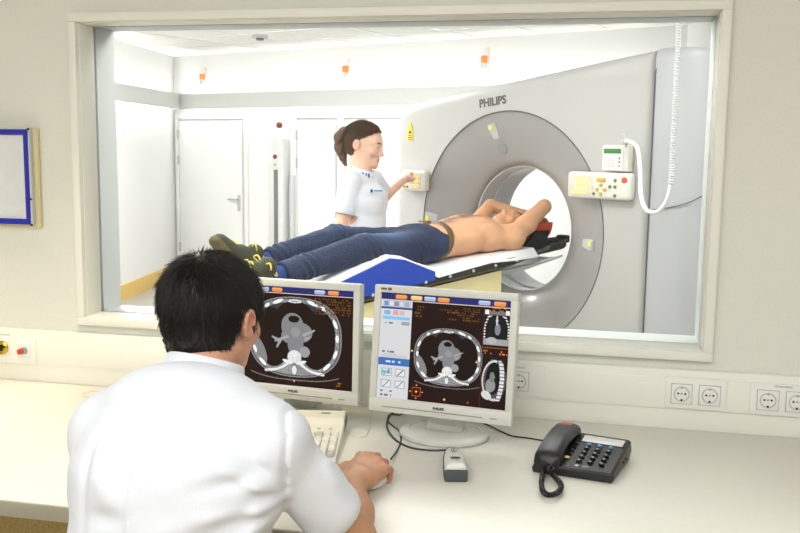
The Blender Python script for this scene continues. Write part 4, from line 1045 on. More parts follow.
# ============================================================ people
def nv(a): a = np.array(a, float); return a/np.linalg.norm(a)
class Fr:
    def __init__(s, O, X, Y, Z, sc=1): s.O = np.array(O, float); s.X = nv(X); s.Y = nv(Y); s.Z = nv(Z); s.sc = sc
    def p(s, x, y, z): return s.O+s.sc*(s.X*x+s.Y*y+s.Z*z)
    def R(s): return np.array([s.X, s.Y, s.Z])
    def loc(s, P): d = (P-s.O)/s.sc; return d@s.X, d@s.Y, d@s.Z
def rotm(ax, a):
    return np.array(Matrix.Rotation(a, 3, V(tuple(ax))))
def head(F, fr, neck=None, female=False, closed=False):
    S = fr.sc; R = fr.R()
    def E(c, r, k=.012, op='add', rot=None):
        M = R if rot is None else (rot@R)
        F.ell(fr.p(*c), np.array(r)*S, M, k*S, op)
    def C(a, b, r0, r1, k=.01, op='add', flat=None): F.cone(fr.p(*a), fr.p(*b), r0*S, r1*S, k*S, op, flat)
    E((0, -.014, .022), (.074, .092, .082), .0)
    E((0, .022, .005), (.066, .072, .078), .02)
    E((0, .030, -.045), (.058, .061, .069), .02)
    jw = .047 if female else .052
    C((jw, -.005, -.050), (.014, .076, -.100), .016, .013, .02); C((-jw, -.005, -.050), (-.014, .076, -.100), .016, .013, .02)
    E((0, .060, -.088), (.030, .030, .024), .02); E((0, .082, -.103), (.015, .012, .013), .012)
    for s in (1, -1):
        E((s*.038, .062, -.034), (.023, .022, .022), .018)           # cheek bone
        E((s*.031, .098, -.001), (.015, .011, .010), .010, 'sub')    # eye socket
        C((s*.014, .091, .017), (s*.046, .076, .018), .0060, .0055, .010)   # brow ridge
        E((s*.031, .079, -.003), (.0125, .0125, .0120), .002)
        if closed: E((s*.031, .081, -.002), (.014, .0125, .0125), .003)
        else: C((s*.018, .088, .004), (s*.044, .082, .003), .0032, .003, .003)
        E((s*.0095, .098, -.042), (.0075, .010, .0065), .004)        # nostril wing
        E((s*.0050, .102, -.0485), (.0028, .004, .003), .001, 'sub')
        # ear
        er = rotm(R[2], 0)
        E((s*.076, -.010, -.012), (.009, .016, .026), .006); E((s*.086, -.006, -.010), (.008, .010, .017), .004, 'sub')
        for t in np.linspace(-2.0, 2.6, 9)[:-1]:
            t2 = t+.575; a = (s*.083, -.012-.015*math.cos(t+.6), -.010+.023*math.sin(t+.6)); b = (s*.083, -.012-.015*math.cos(t2+.6), -.010+.023*math.sin(t2+.6))
            C(a, b, .0038, .0038, .003)
        E((s*.080, -.003, -.030), (.006, .008, .010), .005)
    C((0, .090, .004), (0, .107, -.036), .0068, .0085, .010)
    E((0, .106, -.040), (.0095, .0095, .0080), .006)
    E((0, .083, -.068), (.028, .012, .016), .012)
    E((0, .0925, -.0655), (.020, .0050, .0038), .003); E((0, .0905, -.0750), (.017, .0055, .0048), .003)
    C((-.020, .096, -.0703), (.020, .096, -.0703), .0012, .0012, .002, 'sub')
    if neck is not None: F.cone(fr.p(0, -.022, -.050), neck, (.050 if female else .058)*S, (.050 if female else .062)*S, .02)
def face_color(P, fr, base, hair, lip=(190, 105, 95), brow=True, closed=False):
    x, y, z = fr.loc(P); c = np.tile(np.array(lin(base)), (len(P), 1))
    def mixc(m, col): 
        nonlocal c
        m = np.clip(m, 0, 1)[:, None]; c = c*(1-m)+np.array(lin(col))*m
    mixc((1-np.sqrt((x/.022)**2+((z+.070)/.0098)**2+((y-.095)/.014)**2))*2.2, lip)
    if brow:
        for s in (1, -1):
            mixc((1-np.sqrt(((x-s*.031)/.019)**2+((z-.0185+.12*np.abs(np.abs(x)-.03))/.0042)**2+((y-.092)/.022)**2))*3, hair)
            mixc((1-np.sqrt(((x-s*.031)/.015)**2+((z+.004)/.0026)**2+((y-.089)/.014)**2))*3, hair)
    if not closed:
        for s in (1, -1):
            mixc((1-np.sqrt(((x-s*.031)/.0105)**2+((z+.0005)/.0042)**2+((y-.092)/.012)**2))*4, (236, 230, 224)); mixc((1-np.sqrt(((x-s*.031)/.0045)**2+((z+.0005)/.0040)**2+((y-.092)/.012)**2))*4, (70, 48, 34))
    for s in (1, -1): mixc((1-np.sqrt(((x-s*.045)/.03)**2+((z+.035)/.025)**2+((y-.07)/.04)**2))*.35, (226, 140, 120)); mixc((1-np.sqrt(((x-s*.086)/.014)**2+((z+.01)/.035)**2+((y+.01)/.024)**2))*.6, (214, 120, 100))
    return c
def hand(F, W_, X, Y, Z, curls, S=1, thumb=None, spread=.06, k=.006):
    # W_ wrist, X towards the thumb, Y along the fingers, Z back of the hand
    W_ = np.array(W_, float); X = nv(X); Y = nv(Y); Z = nv(Z); P = lambda x, y, z: W_+S*(X*x+Y*y+Z*z)
    roots = [(.030, .088, .004), (.010, .094, .007), (-.011, .090, .005), (-.030, .080, .000)]
    lens = [(.042, .025, .020), (.047, .029, .021), (.043, .027, .020), (.034, .020, .018)]
    rad = [(.0098, .0088, .0080, .0070), (.0100, .0090, .0081, .0071), (.0095, .0086, .0078, .0069), (.0085, .0077, .0070, .0062)]
    F.cone(P(0, -.02, 0), P(0, .012, 0), .022*S, .024*S, .012, flat=(X, 1.25))
    for (x, y, z), r in zip(roots, rad): F.cone(P(x*.55, .012, 0), P(x, y, z-.004), .0165*S, .0118*S, .012)
    F.cone(P(.022, .02, -.010), P(.030, .060, -.008), .015*S, .012*S, .014); F.cone(P(-.022, .02, -.008), P(-.028, .06, -.006), .013*S, .011*S, .012)
    for i, ((x, y, z), L, r, c) in enumerate(zip(roots, lens, rad, curls)):
        p = P(x, y, z); a = 0; sp = (1.5-i)*spread
        side = nv(Y*math.cos(sp)+X*math.sin(sp))
        F.ell(p+Z*.001, [r[0]*1.08*S]*3, None, .006)
        for j in range(3):
            a += c[j]; d = side*math.cos(a)-Z*math.sin(a); q = p+d*L[j]*S
            F.cone(p, q, r[j]*S, r[j+1]*S, k if j == 0 else .002); p = q
            if j < 2: F.ell(p, [r[j+1]*1.05*S]*3, None, .003)
    th = thumb or [(.030, .020, -.012), (.052, .048, -.020), (.058, .080, -.024), (.055, .105, -.026)]
    rr = (.015, .0115, .0102, .0080)
    for j in range(3): F.cone(P(*th[j]), P(*th[j+1]), rr[j]*S, rr[j+1]*S, .012 if j == 0 else .003)
def skin(name, rough=.5): return mat(name, (220, 170, 145), rough, attr='Col', sss=.0, bump=.12, bscale=380, vary=.08, vscale=45)
# ------------------------------------------------------------ the man at the desk
m_skin1 = skin('skin of the seated man'); 
HF = math.radians(8); hy = nv((math.sin(HF), math.cos(HF), -.10)); hx = nv(np.cross(hy, (0.03, 0, 1))); hz = np.cross(hx, hy)
fr1 = Fr((-.697, -.938, 1.180), hx, hy, hz, 1.045)
shR, shL = (-.520, -1.095, .992), (-.830, -1.085, .986); elR, elL = (-.410, -.985, .79), (-.885, -1.03, .76); wrR, wrL = (-.484, -.722, .790), (-.80, -.84, .785)
F = Field([-1.06, -1.40, .44], [-.33, -.52, 1.34], .0036)
tors = [((-.69, -1.20, .50), .165, .12), ((-.69, -1.19, .66), .155, .12), ((-.685, -1.165, .80), .145, .105), ((-.68, -1.13, .93), .160, .115), ((-.68, -1.085, 1.02), .145, .085)]
F.loft(tors, (1, 0, 0), .03)
neckb = np.array((-.688, -1.015, 1.052))
F.cone(neckb, fr1.p(0, -.022, -.05), .060, .056, .02)
for s in (shR, shL): F.cone(neckb+np.array((0, -.03, -.02)), s, .045, .045, .03); F.ell(s, (.050, .050, .050), None, .02)
for s, e, w in ((shR, elR, wrR), (shL, elL, wrL)):
    F.cone(s, e, .050, .040, .02); F.cone(e, w, .041, .027, .012)
    m_ = (np.array(e)*.65+np.array(w)*.35); F.ell(m_+np.array((0, 0, .004)), (.037, .06, .035), None, .02)
head(F, fr1)
HYd = nv((.17, .98, .07)); HXt = nv((-.98, .17, .16)); HZ = nv(np.cross(HXt, HYd)); HZ = HZ if HZ[2] > 0 else -HZ; HXt = nv(np.cross(HYd, HZ)); HXt = HXt if HXt[0] < 0 else -HXt
hand(F, (-.482, -.705, .794), HXt, HYd, HZ, [(.35, .75, .45), (.38, .95, .5), (.45, 1.0, .5), (.50, 1.0, .5)], 1.04, thumb=[(.030, .02, -.008), (.052, .045, -.014), (.056, .075, -.020), (.050, .098, -.024)], spread=.05)
hand(F, wrL, (.9, -.3, 0), (.3, .9, -.05), (0, 0, 1), [(.3, .4, .3)]*4, 1.0)
def col1(P):
    c = face_color(P, fr1, (218, 162, 134), (40, 32, 28)); n = wn(P[:, 0], P[:, 1], P[:, 2], 90, 3)
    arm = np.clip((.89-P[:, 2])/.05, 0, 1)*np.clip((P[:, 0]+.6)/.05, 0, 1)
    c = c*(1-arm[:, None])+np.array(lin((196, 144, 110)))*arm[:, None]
    # redder knuckles and fingers
    d = np.linalg.norm(P-np.array((-.45, -.60, .79)), axis=1); k = np.clip(1-d/.06, 0, 1)[:, None]*.6; c = c*(1-k)+np.array(lin((204, 134, 108)))*k
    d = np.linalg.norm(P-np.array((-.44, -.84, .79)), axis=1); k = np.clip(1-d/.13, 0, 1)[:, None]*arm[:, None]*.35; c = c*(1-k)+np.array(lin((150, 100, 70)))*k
    return c*(1+.05*n[:, None])
man = F.build('person', m_skin1, None, col1); tag(man, 'dark haired man in a white tunic seated at the desk, hand on mouse', 'person')
# hair
m_hair1 = mat('near black hair', (30, 25, 23), .38, spec=.5)
def hair_part(fr, name, m, parent, keep, flow, length, lift, count, rad, cap, capcut=None, seg=4, curve=.5, rnd=.22, h=.004):
    G = Field(fr.O-.17*fr.sc, fr.O+.17*fr.sc, h); S = fr.sc; R = fr.R()
    G.ell(fr.p(0, -.014, .022), np.array((.074, .092, .082))*S+cap, R, 0); G.ell(fr.p(0, .022, .005), np.array((.066, .072, .078))*S+cap, R, .02); G.ell(fr.p(0, -.03, -.03), np.array((.058, .062, .07))*S+cap, R, .02)
    P, Fc = G.arrays(); x, y, z = fr.loc(P); kp = keep(x, y, z); fk = kp[Fc].all(1)
    # cap
    use = np.unique(Fc[fk]); mp = -np.ones(len(P), int); mp[use] = np.arange(len(use)); capP = P[use]; capF = mp[Fc[fk]]
    cen = fr.p(0, -.01, 0); Pk = P[use]; nn = Pk-cen; nn = nn/np.linalg.norm(nn, axis=1)[:, None]
    sel = rng.choice(len(Pk), count); jit = rng.normal(size=(count, 3))*h*.6; roots = Pk[sel]+jit-nn[sel]*.002; n_ = nn[sel]
    lx, ly, lz = fr.loc(roots); fl = flow(lx, ly, lz); d = fl[:, :1]*fr.X+fl[:, 1:2]*fr.Y+fl[:, 2:]*fr.Z; d = d-n_*(d*n_).sum(1)[:, None]; d /= np.linalg.norm(d, axis=1)[:, None]+1e-9
    d = d+n_*lift(lx, ly, lz)[:, None]; ln = length(lx, ly, lz)*rng.uniform(.7, 1.15, count)
    Vs, Fs = strands(roots, d, ln, n_, rad, curve, seg, rnd=rnd)
    return from_arrays(name, np.concatenate([capP, Vs]), np.concatenate([capF, Fs+len(capP)]), m, parent)
def keep1(x, y, z):
    back = (y < -.035) & (z > -.108+.25*np.abs(x)); side = (y >= -.035) & (y < .022) & (z > .020-.0*y); burn = (y >= .008) & (y < .036) & (z > -.038) & (np.abs(x) > .04); back2 = (y < -.030) & (z > -.06)
    top_ = (y >= .02) & (z > .055+.10*(y-.05)); sd = (y >= .02) & (y < .055) & (z > .01)
    return back | side | burn | top_ | sd | back2
def flow1(x, y, z):
    w = np.stack([x-.005, y+.050, z-.095], 1); f = w/np.linalg.norm(w, axis=1)[:, None]; f[:, 2] -= .35*(z < .05); f[:, 0] += .3*(z > .07); return f
hair_part(fr1, 'hair', m_hair1, man, keep1, flow1, lambda x, y, z: np.where(z > .05, .024, np.where(z > -.03, .020, .011))+.006*(y > .04), lambda x, y, z: np.where(z > .05, .30, .16), 15000, .00085, .005, curve=.5, rnd=.16)
# tunic
m_tunic = mat('white cotton tunic', (224, 227, 236), .75, bump=.25, bscale=420, sheen=.1)
T_ = Field([-1.06, -1.42, .56], [-.32, -.92, 1.17], .0042)
T_.loft([(c, a+.016, b+.016) for c, a, b in tors], (1, 0, 0), .03)
for s in (shR, shL): T_.cone(neckb+np.array((0, -.032, -.020)), s, .055, .054, .03); T_.ell(s, (.056, .058, .056), None, .045)
T_.ell(neckb+np.array((0, .0, -.01)), (.075, .068, .05), None, .03)
for s, e, w in ((shR, elR, 0), (shL, elL, 1)):
    s = np.array(s); e = np.array(e); q = s+(e-s)*(.66 if w == 0 else 1.0); T_.cone(s, q, .056, .058, .014 if w == 0 else .03)
def seg2(X, Z, a, b):
    ax_, az = a; bx, bz = b; L = (bx-ax_)**2+(bz-az)**2; t = np.clip(((X-ax_)*(bx-ax_)+(Z-az)*(bz-az))/L, 0, 1); return np.sqrt((X-ax_-t*(bx-ax_))**2+(Z-az-t*(bz-az))**2), t
def pxz(px, py, t=1.47): p = dep(px, py, t); return (p.x, p.z)
folds = [((277, 488), (225, 452), -.009, .012), ((277, 470), (240, 415), -.004, .010), ((278, 505), (215, 505), -.008, .012), ((270, 520), (225, 545), -.007, .012), ((262, 470), (205, 478), .006, .014), ((262, 500), (205, 530), .006, .014),
         ((281, 495), (285, 440), .007, .004), ((285, 440), (266, 392), .005, .0035), ((90, 445), (86, 540), .006, .010), ((92, 440), (110, 425), .004, .012), ((100, 470), (150, 505), -.004, .018), ((105, 510), (160, 500), .004, .015), ((310, 470), (335, 520), -.005, .010), ((300, 450), (312, 500), .004, .012), ((330, 470), (350, 520), .004, .012), ((311, 457), (327, 488), -.004, .0035), ((327, 488), (339, 525), -.004, .0035), ((318, 465), (333, 495), .003, .006), ((170, 520), (250, 500), -.004, .02), ((130, 460), (190, 490), .003, .02)]
SEG = [(pxz(*a), pxz(*b), am, w) for a, b, am, w in folds]; cs0, cs1 = pxz(158, 395), pxz(142, 545)
def td(X, Y, Z):
    d = 0
    for a, b, am, w in SEG:
        r, t = seg2(X, Z, a, b); d = d+1.35*am*np.exp(-(r/w)**2)*np.clip(1.2-t, 0, 1)*np.clip(t*2.5+.45, 0, 1)
    r, t = seg2(X, Z, cs0, cs1); d = d-.003*np.exp(-(r/.004)**2)
    return d*(Y < -1.02)+.0018*wn(X, Y, Z, 38, 4)+.0012*wn(X, Y, Z, 75, 9)
T_.disp(td)
for s, e, f0 in ((shR, elR, .66), (shL, elL, 1.0)):     # sleeve openings
    s = np.array(s); e = np.array(e); u_ = nv(e-s); q = s+(e-s)*f0
    T_.cut(q+u_*.03, u_, .11); T_.cone(q-u_*.04, q+u_*.10, .046, .047, .003, 'sub')
T_.cone(neckb+np.array((0, .02, .01)), neckb+np.array((0, .06, .12)), .056, .060, .0, 'sub')
tun = T_.build('tunic', m_tunic, man)
# hem stitching line of the right sleeve
s = np.array(shR); e = np.array(elR); u_ = nv(e-s); q = s+(e-s)*.78+u_*.012; a1 = nv(np.cross(u_, (0, 0, 1))); a2 = np.cross(u_, a1)
# collar
co = MB(); r_ = []
for (z, g, o) in ((-.012, .076, 0), (.012, .0725, .0), (.034, .069, 0), (.0365, .0665, 0), (.030, .0655, 0), (-.005, .068, 0)):
    c = neckb+np.array((.0, .012, .018))+np.array((0, .45, .9))*z
    r_.append([c+np.array((math.cos(t)*g, math.sin(t)*g*.93, -.40*math.sin(t)*g*.93-.10*math.cos(t)*g)) for t in np.linspace(0, 2*math.pi, 41)[:-1]])
co.loft(r_, cap=False); co.build('collar', m_tunic, man, angle=80)
# trousers and lower body of the seated man
m_trou = mat('white work trousers', (232, 232, 236), .8, bump=.2, bscale=300)
B_ = Field([-1.0, -1.40, -.0], [-.38, -.58, .68], .008)
B_.loft([((-.69, -1.20, .50), .175, .13), ((-.69, -1.195, .60), .168, .128)], (1, 0, 0), .03)
for s in (-1, 1):
    x = -.69+.095*s; B_.cone((x, -1.2, .53), (x+.04*s, -.76, .53), .088, .070, .03); B_.cone((x+.04*s, -.76, .53), (x+.04*s, -.80, .10), .066, .048, .02)
B_.build('trousers', m_trou, man)
B_ = Field([-1.0, -.95, -.0], [-.38, -.50, .16], .006)
for s in (-1, 1): x = -.69+.135*s; B_.cone((x, -.82, .05), (x, -.62, .04), .045, .038, .02); 
B_.plane((0, 0, .002), (0, 0, -1)); B_.build('shoes', m_dark, man)
# chair under him
ch = thing('office_chair', 'wooden armed office chair the man in the white tunic sits on', 'chair', (-.69, -1.2, 0)); G = V((.69, 1.2, 0)); m_wood = mat('warm wood', (186, 116, 62), .45, vary=.25, vscale=14, stretch=(1, 8, 1))
MB().box(V((-.69, -1.16, .415))+G, (.48, .46, .06), bev=.025, seg=3).build('seat', mat('blue grey seat fabric', (70, 78, 96), .9, bump=.4, bscale=400), ch)
for s in (-1, 1):
    MB().tube([V((-.69+.32*s, -1.34, .56))+G, V((-.69+.32*s, -1.15, .585))+G, V((-.69+.32*s, -1.03, .585))+G, V((-.69+.32*s, -.97, .57))+G], [.02, .022, .022, .016], 12, sub=4).build('armrest', m_wood, ch)
    MB().tube([V((-.69+.32*s, -1.2, .58))+G, V((-.69+.30*s, -1.18, .40))+G, V((-.69+.15*s, -1.18, .375))+G], .012, 8).build('arm_support', m_steel, ch)
MB().tube([V((-.69, -1.2, .38))+G, V((-.69, -1.2, .10))+G], .03, 16).build('column', m_dark, ch)
for k in range(5):
    a = k*2*math.pi/5+.3; b = MB(); b.tube([V((0, 0, .11)), V((.28*math.cos(a), .28*math.sin(a), .075))], [.025, .016], 10).build('foot_arm', m_dark, ch)
    MB().cyl((.28*math.cos(a), .28*math.sin(a), .028), .028, .03, 'X', 16, bev=.004).build('castor', m_dark, ch)
# ------------------------------------------------------------ the woman beside the scanner
nb = dep(364, 200, 5.08); TH_ = math.radians(97); ny_ = nv((math.sin(TH_), math.cos(TH_), 0)); nx_ = nv((math.cos(TH_), -math.sin(TH_), 0))
bf = Fr((nb.x, nb.y, 0), nx_, ny_, (0, 0, 1)); 
TH2 = math.radians(96); a_ = nv((math.sin(TH2), math.cos(TH2), -.22)); r2_ = nv((math.cos(TH2), -math.sin(TH2), 0)); hp = dep(364.5, 143, 5.08)
fr2 = Fr((hp.x, hp.y, hp.z), r2_, a_, np.cross(r2_, a_), 1.08)
m_skin2 = skin('skin of the woman')
wristL = np.array(dep(404, 179, 5.42)); elbL = np.array(dep(385, 196, 5.36)); tipd = np.array(W(FA-.05, -.765, 1.345))
shl = bf.p(-.160, -.01, 1.310); shr = bf.p(.160, -.02, 1.310); elr = bf.p(.195, -.055, 1.075); wrr = bf.p(.20, .03, .85)
F = Field(np.minimum(bf.O+np.array([-.35, -.35, 0]), 9)+np.array([0, 0, .55]), bf.O+np.array([.35, .78, 1.72]), .0048)
tor2 = [(bf.p(0, -.01, .86), .165, .11), (bf.p(0, 0, 1.05), .125, .09), (bf.p(0, 0, 1.20), .145, .10), (bf.p(0, -.015, 1.275), .130, .070)]
F.loft(tor2, nx_, .03)
nk2 = bf.p(0, -.018, 1.335)
head(F, fr2, nk2, female=True)
for s, e, w in ((shl, elbL, wristL), (shr, elr, wrr)):
    F.cone(nk2-np.array((0, 0, .05)), s-np.array((0, 0, .012)), .030, .036, .03); F.cone(s, e, .042, .034, .02); F.cone(e, w, .034, .022, .01)
dY = nv(tipd-wristL+np.array([0, 0, .02])); dZ = nv(np.array((0, 0, 1.))-dY*dY[2]); dX = nv(np.cross(dY, dZ))
hand(F, wristL, dX, dY, dZ, [(.1, .3, .2), (.2, .4, .3), (.3, .5, .3), (.4, .5, .3)], .92)
hand(F, wrr, ny_, (0, 0, -1), nx_, [(.2, .3, .2)]*4, .92)
def col2(P): return face_color(P, fr2, (232, 188, 165), (70, 48, 36), lip=(206, 130, 118))
wom = F.build('person', m_skin2, None, col2); tag(wom, 'woman in a white short sleeved tunic with a brown ponytail touching the scanner panel', 'person')
m_hair2 = mat('brown hair', (84, 56, 36), .42, spec=.5)
def keep2(x, y, z): return ((y < -.022) & (z > -.075)) | ((y < .0) & (z > .008)) | ((y >= .0) & (z > .012+.78*y)) 
def flow2(x, y, z):
    w = np.stack([0-x*.6, -.10-y, -.0-z], 1); return w/(np.linalg.norm(w, axis=1)[:, None]+1e-6)
hair_part(fr2, 'hair', m_hair2, wom, keep2, flow2, lambda x, y, z: .05+0*x, lambda x, y, z: .08+0*x, 6000, .0011, .006, curve=.6, rnd=.09, h=.004)
# ponytail
G2 = Field(fr2.O-.30, fr2.O+.2, .005)
tie = fr2.p(0, -.098, .030); 
pt = [tie, fr2.p(0, -.122, .030), fr2.p(-.0, -.140, -.005), fr2.p(0, -.128, -.055), fr2.p(0, -.100, -.10), fr2.p(0, -.075, -.135)]
rr_ = [.016, .026, .031, .028, .020, .006]
for i in range(5): G2.cone(pt[i], pt[i+1], rr_[i], rr_[i+1], .012)
G2.disp(lambda X, Y, Z: .004*np.sin((X*fr2.X[0]+Y*fr2.X[1])*420+Z*60)+.004*wn(X, Y, Z, 130, 5)); G2.build('ponytail', m_hair2, wom)
# tunic
T_ = Field(bf.O+np.array([-.33, -.33, .70]), bf.O+np.array([.33, .50, 1.46]), .0052)
T_.loft([(tor2[0][0], .185, .135), (tor2[1][0], .150, .112), (tor2[2][0], .155, .108), (tor2[3][0], .135, .078)], nx_, .03)
T_.ell(bf.p(.055, .062, 1.19), (.045, .04, .06), None, .05); T_.ell(bf.p(-.055, .062, 1.19), (.045, .04, .06), None, .05)
for s, e, q in ((shl, elbL, .62), (shr, elr, .66)):
    T_.cone(nk2-np.array((0, 0, .040)), s, .044, .048, .03); T_.cone(s, s+(e-s)*q, .054, .058, .02)
T_.disp(lambda X, Y, Z: .004*wn(X, Y, Z, 30, 11)+.002*wn(X, Y, Z, 60, 12))
T_.cone(nk2+ny_*.02-np.array((0, 0, .01)), nk2+ny_*.03+np.array((0, 0, .10)), .046, .056, 0, 'sub')
for s, e, q in ((shl, elbL, .62), (shr, elr, .66)): u_ = nv(e-s); p_ = s+(e-s)*q; T_.cut(p_+u_*.025, u_, .085, .003); T_.cone(p_-u_*.03, p_+u_*.1, .040, .041, .002, 'sub')
T_.plane(bf.p(0, 0, .74), (0, 0, -1))
T_.build('tunic', m_tunic, wom)
co = MB(); r_ = []
for z, g in ((-.012, .066), (.012, .064), (.030, .061), (.032, .058), (.0, .058)):
    c = nk2+np.array((0, 0, .004))+ny_*(.006+.3*z)+np.array((0, 0, z)); r_.append([c+nx_*math.cos(t)*g+ny_*math.sin(t)*g+np.array((0, 0, -.30*math.sin(t)*g)) for t in np.linspace(0, 2*math.pi, 33)[:-1]])
co.loft(r_, cap=False); co.build('collar', m_tunic, wom, angle=80)
m_blu = mat('blue print', (50, 130, 200), .5); m_nav = mat('navy print', (30, 40, 80), .5)
for k, (t, mm) in enumerate(((math.radians(38), m_blu), (math.radians(22), m_nav), (math.radians(52), m_nav))):
    c = nk2+ny_*.010; g = .0655; p = c+nx_*math.cos(t)*g+ny_*math.sin(t)*g+np.array((0, 0, -.30*math.sin(t)*g+.010)); o = nv(nx_*math.cos(t)+ny_*math.sin(t)); tg = nv(np.cross((0, 0, 1), o))
    MB().box((0, 0, 0), (.008, .03, .003), M=frameM(V(p), V(tg), V((0, 0, 1)), V(np.cross(tg, (0, 0, 1))))).build('collar_stripe', mm, wom, False)
# chest emblem
def on_chest(x, z): return None
ce = bf.p(.105, .112, 1.255); en = nv(nx_*.75+ny_*.65+np.array((0, 0, .1))); et = nv(np.cross((0, 0, 1), en)); eu = np.cross(en, et); ME = frameM(V(ce+en*.006), V(et), V(eu), V(en))
e_ = MB(); e_.box((-.028, 0, 0), (.012, .018, .003), M=ME); e_.build('emblem', m_nav, wom, False)
text_mb('AZM', .02, ME @ Matrix.Translation((.008, 0, 0)), .0015, .0004, m=mat('grey blue print2', (90, 130, 180), .5), parent=wom) if False else MB().box((.010, 0, 0), (.05, .009, .003), M=ME).build('emblem', mat('grey blue emblem', (110, 150, 195), .5), wom, False)
B_ = Field(bf.O+np.array([-.3, -.3, .0]), bf.O+np.array([.3, .3, .92]), .009)
B_.loft([(bf.p(0, -.01, .76), .175, .125), (bf.p(0, -.01, .88), .168, .118)], nx_, .03)
for s in (-1, 1): B_.cone(bf.p(.085*s, 0, .82), bf.p(.09*s, .01, .48), .088, .065, .03); B_.cone(bf.p(.09*s, .01, .48), bf.p(.09*s, -.01, .07), .064, .05, .02)
B_.build('trousers', m_trou, wom)
B_ = Field(bf.O+np.array([-.3, -.3, -.0]), bf.O+np.array([.3, .3, .14]), .006)
for s in (-1, 1): B_.cone(bf.p(.09*s, -.05, .045), bf.p(.10*s, .14, .035), .042, .034, .02)
B_.plane((0, 0, .002), (0, 0, -1)); B_.build('shoes', m_white, wom)
# ------------------------------------------------------------ the man lying on the couch
def q3(a, s, z): return np.array(W(a, s, z))
lax, llat = np.array(AX), np.array(LAT); upz = np.array((0, 0, 1.))
hz3 = nv(lax*.975+upz*.22); hy3 = nv(upz*.975-lax*.22+llat*.10); hx3 = np.cross(hy3, hz3); hy3 = np.cross(hz3, hx3)
fr3 = Fr(q3(-.085, .0, 1.050), hx3, hy3, hz3, 1.0)
m_skin3 = skin('skin of the lying man')
F = Field([-1.62, 1.0, .80], [-.08, 3.25, 1.30], .0046)
tor3 = [(q3(-.92, 0, .99), .155, .090), (q3(-.72, 0, 1.005), .148, .090), (q3(-.52, 0, 1.022), .156, .096), (q3(-.38, 0, 1.03), .164, .096), (q3(-.28, 0, 1.032), .145, .080)]
F.loft(tor3, llat, .03)
F.cone(q3(-.26, 0, 1.03), fr3.p(0, -.02, -.05), .062, .058, .03)
for s in (1, -1): F.ell(q3(-.41, .075*s, 1.075), tuple([.085, .085, .05]), None, .04)
shN, elN, wrN = q3(-.245, .155, 1.015), q3(.030, .15, 1.172), q3(.14, -.03, 1.075)
shF, elF, wrF = q3(-.235, -.16, 1.03), q3(-.035, -.19, 1.160), q3(.13, -.04, 1.105)
F.ell(shN, (.068, .068, .062), None, .03); F.ell(shF, (.062, .062, .06), None, .03)
F.cone(q3(-.38, .12, 1.01), shN, .056, .052, .04); F.cone(q3(-.38, -.12, 1.02), shF, .056, .052, .04)
F.cone(shN, elN, .058, .040, .03); F.cone(elN, wrN, .039, .027, .012); F.cone(shF, elF, .052, .038, .03); F.cone(elF, wrF, .038, .027, .012)
F.ell(shN*.55+elN*.45+np.array((0, 0, -.008)), (.058, .058, .05), None, .02)
hand(F, wrN, nv(upz-llat*.2), nv(-llat+lax*.1-upz*.4), nv(lax), [(.3, .4, .3)]*4, .95)
hand(F, wrF, nv(upz), nv(llat+lax*.25-upz*.45), nv(lax+upz*.2), [(.2, .4, .3)]*4, .95)
head(F, fr3, None, closed=True)
hips = {1: (q3(-.92, .085, .985), q3(-1.27, .13, 1.020), q3(-1.83, .155, .930)), -1: (q3(-.92, -.085, .99), q3(-1.25, -.11, 1.045), q3(-1.72, -.09, .960))}
for s, (h_, k_, a_) in hips.items(): F.cone(h_, k_, .080, .052, .03); F.cone(k_, a_, .052, .036, .02)
def col3(P):
    c = face_color(P, fr3, (222, 168, 130), (60, 42, 32), lip=(200, 120, 105), closed=True); a = (P-np.array(C0))@lax; s = (P-np.array(C0))@llat; z = P[:, 2]
    n = wn(P[:, 0], P[:, 1], P[:, 2], 240, 21)*.5+.5*wn(P[:, 0], P[:, 1], P[:, 2], 120, 22)
    front = np.clip((z-1.085)/.025, 0, 1)
    hairm = (np.exp(-(s/.035)**2)*.65+np.exp(-((a+.40)/.07)**2)*np.exp(-(s/.11)**2)*.8+np.exp(-((a+.62)/.08)**2)*np.exp(-(s/.09)**2)*.5)*front*((a < -.24) & (a > -.78))
    pit = np.exp(-np.sum((P-q3(-.205, .115, 1.075))**2, 1)/.030**2)*.75
    m = np.clip((hairm*1.5+pit)*(.75+.7*n), 0, .9)[:, None]
    c = c*(1-m)+np.array(lin((104, 68, 44)))*m
    nip = np.clip((.011-np.linalg.norm(P-q3(-.40, .115, 1.095), axis=1))*300, 0, .8)[:, None]; c = c*(1-nip)+np.array(lin((190, 120, 98)))*nip
    # thin red laser cross on the side of the chest is a light mark: faint
    return c*(1+.03*n[:, None])
pat = F.build('person', m_skin3, None, col3); tag(pat, 'bare chested man in blue jeans lying on the couch with arms over his head', 'person')
def keep3(x, y, z): return ((y < .0) & (z > -.07)) | ((y >= .0) & (z > .045+.35*y))
hair_part(fr3, 'hair', mat('dark brown hair', (56, 40, 30), .45), pat, keep3, lambda x, y, z: np.stack([0*x, y*.0-.5, z*0-.2], 1), lambda x, y, z: .018+0*x, lambda x, y, z: .3+0*x, 3500, .0012, .005, rnd=.2, h=.005)
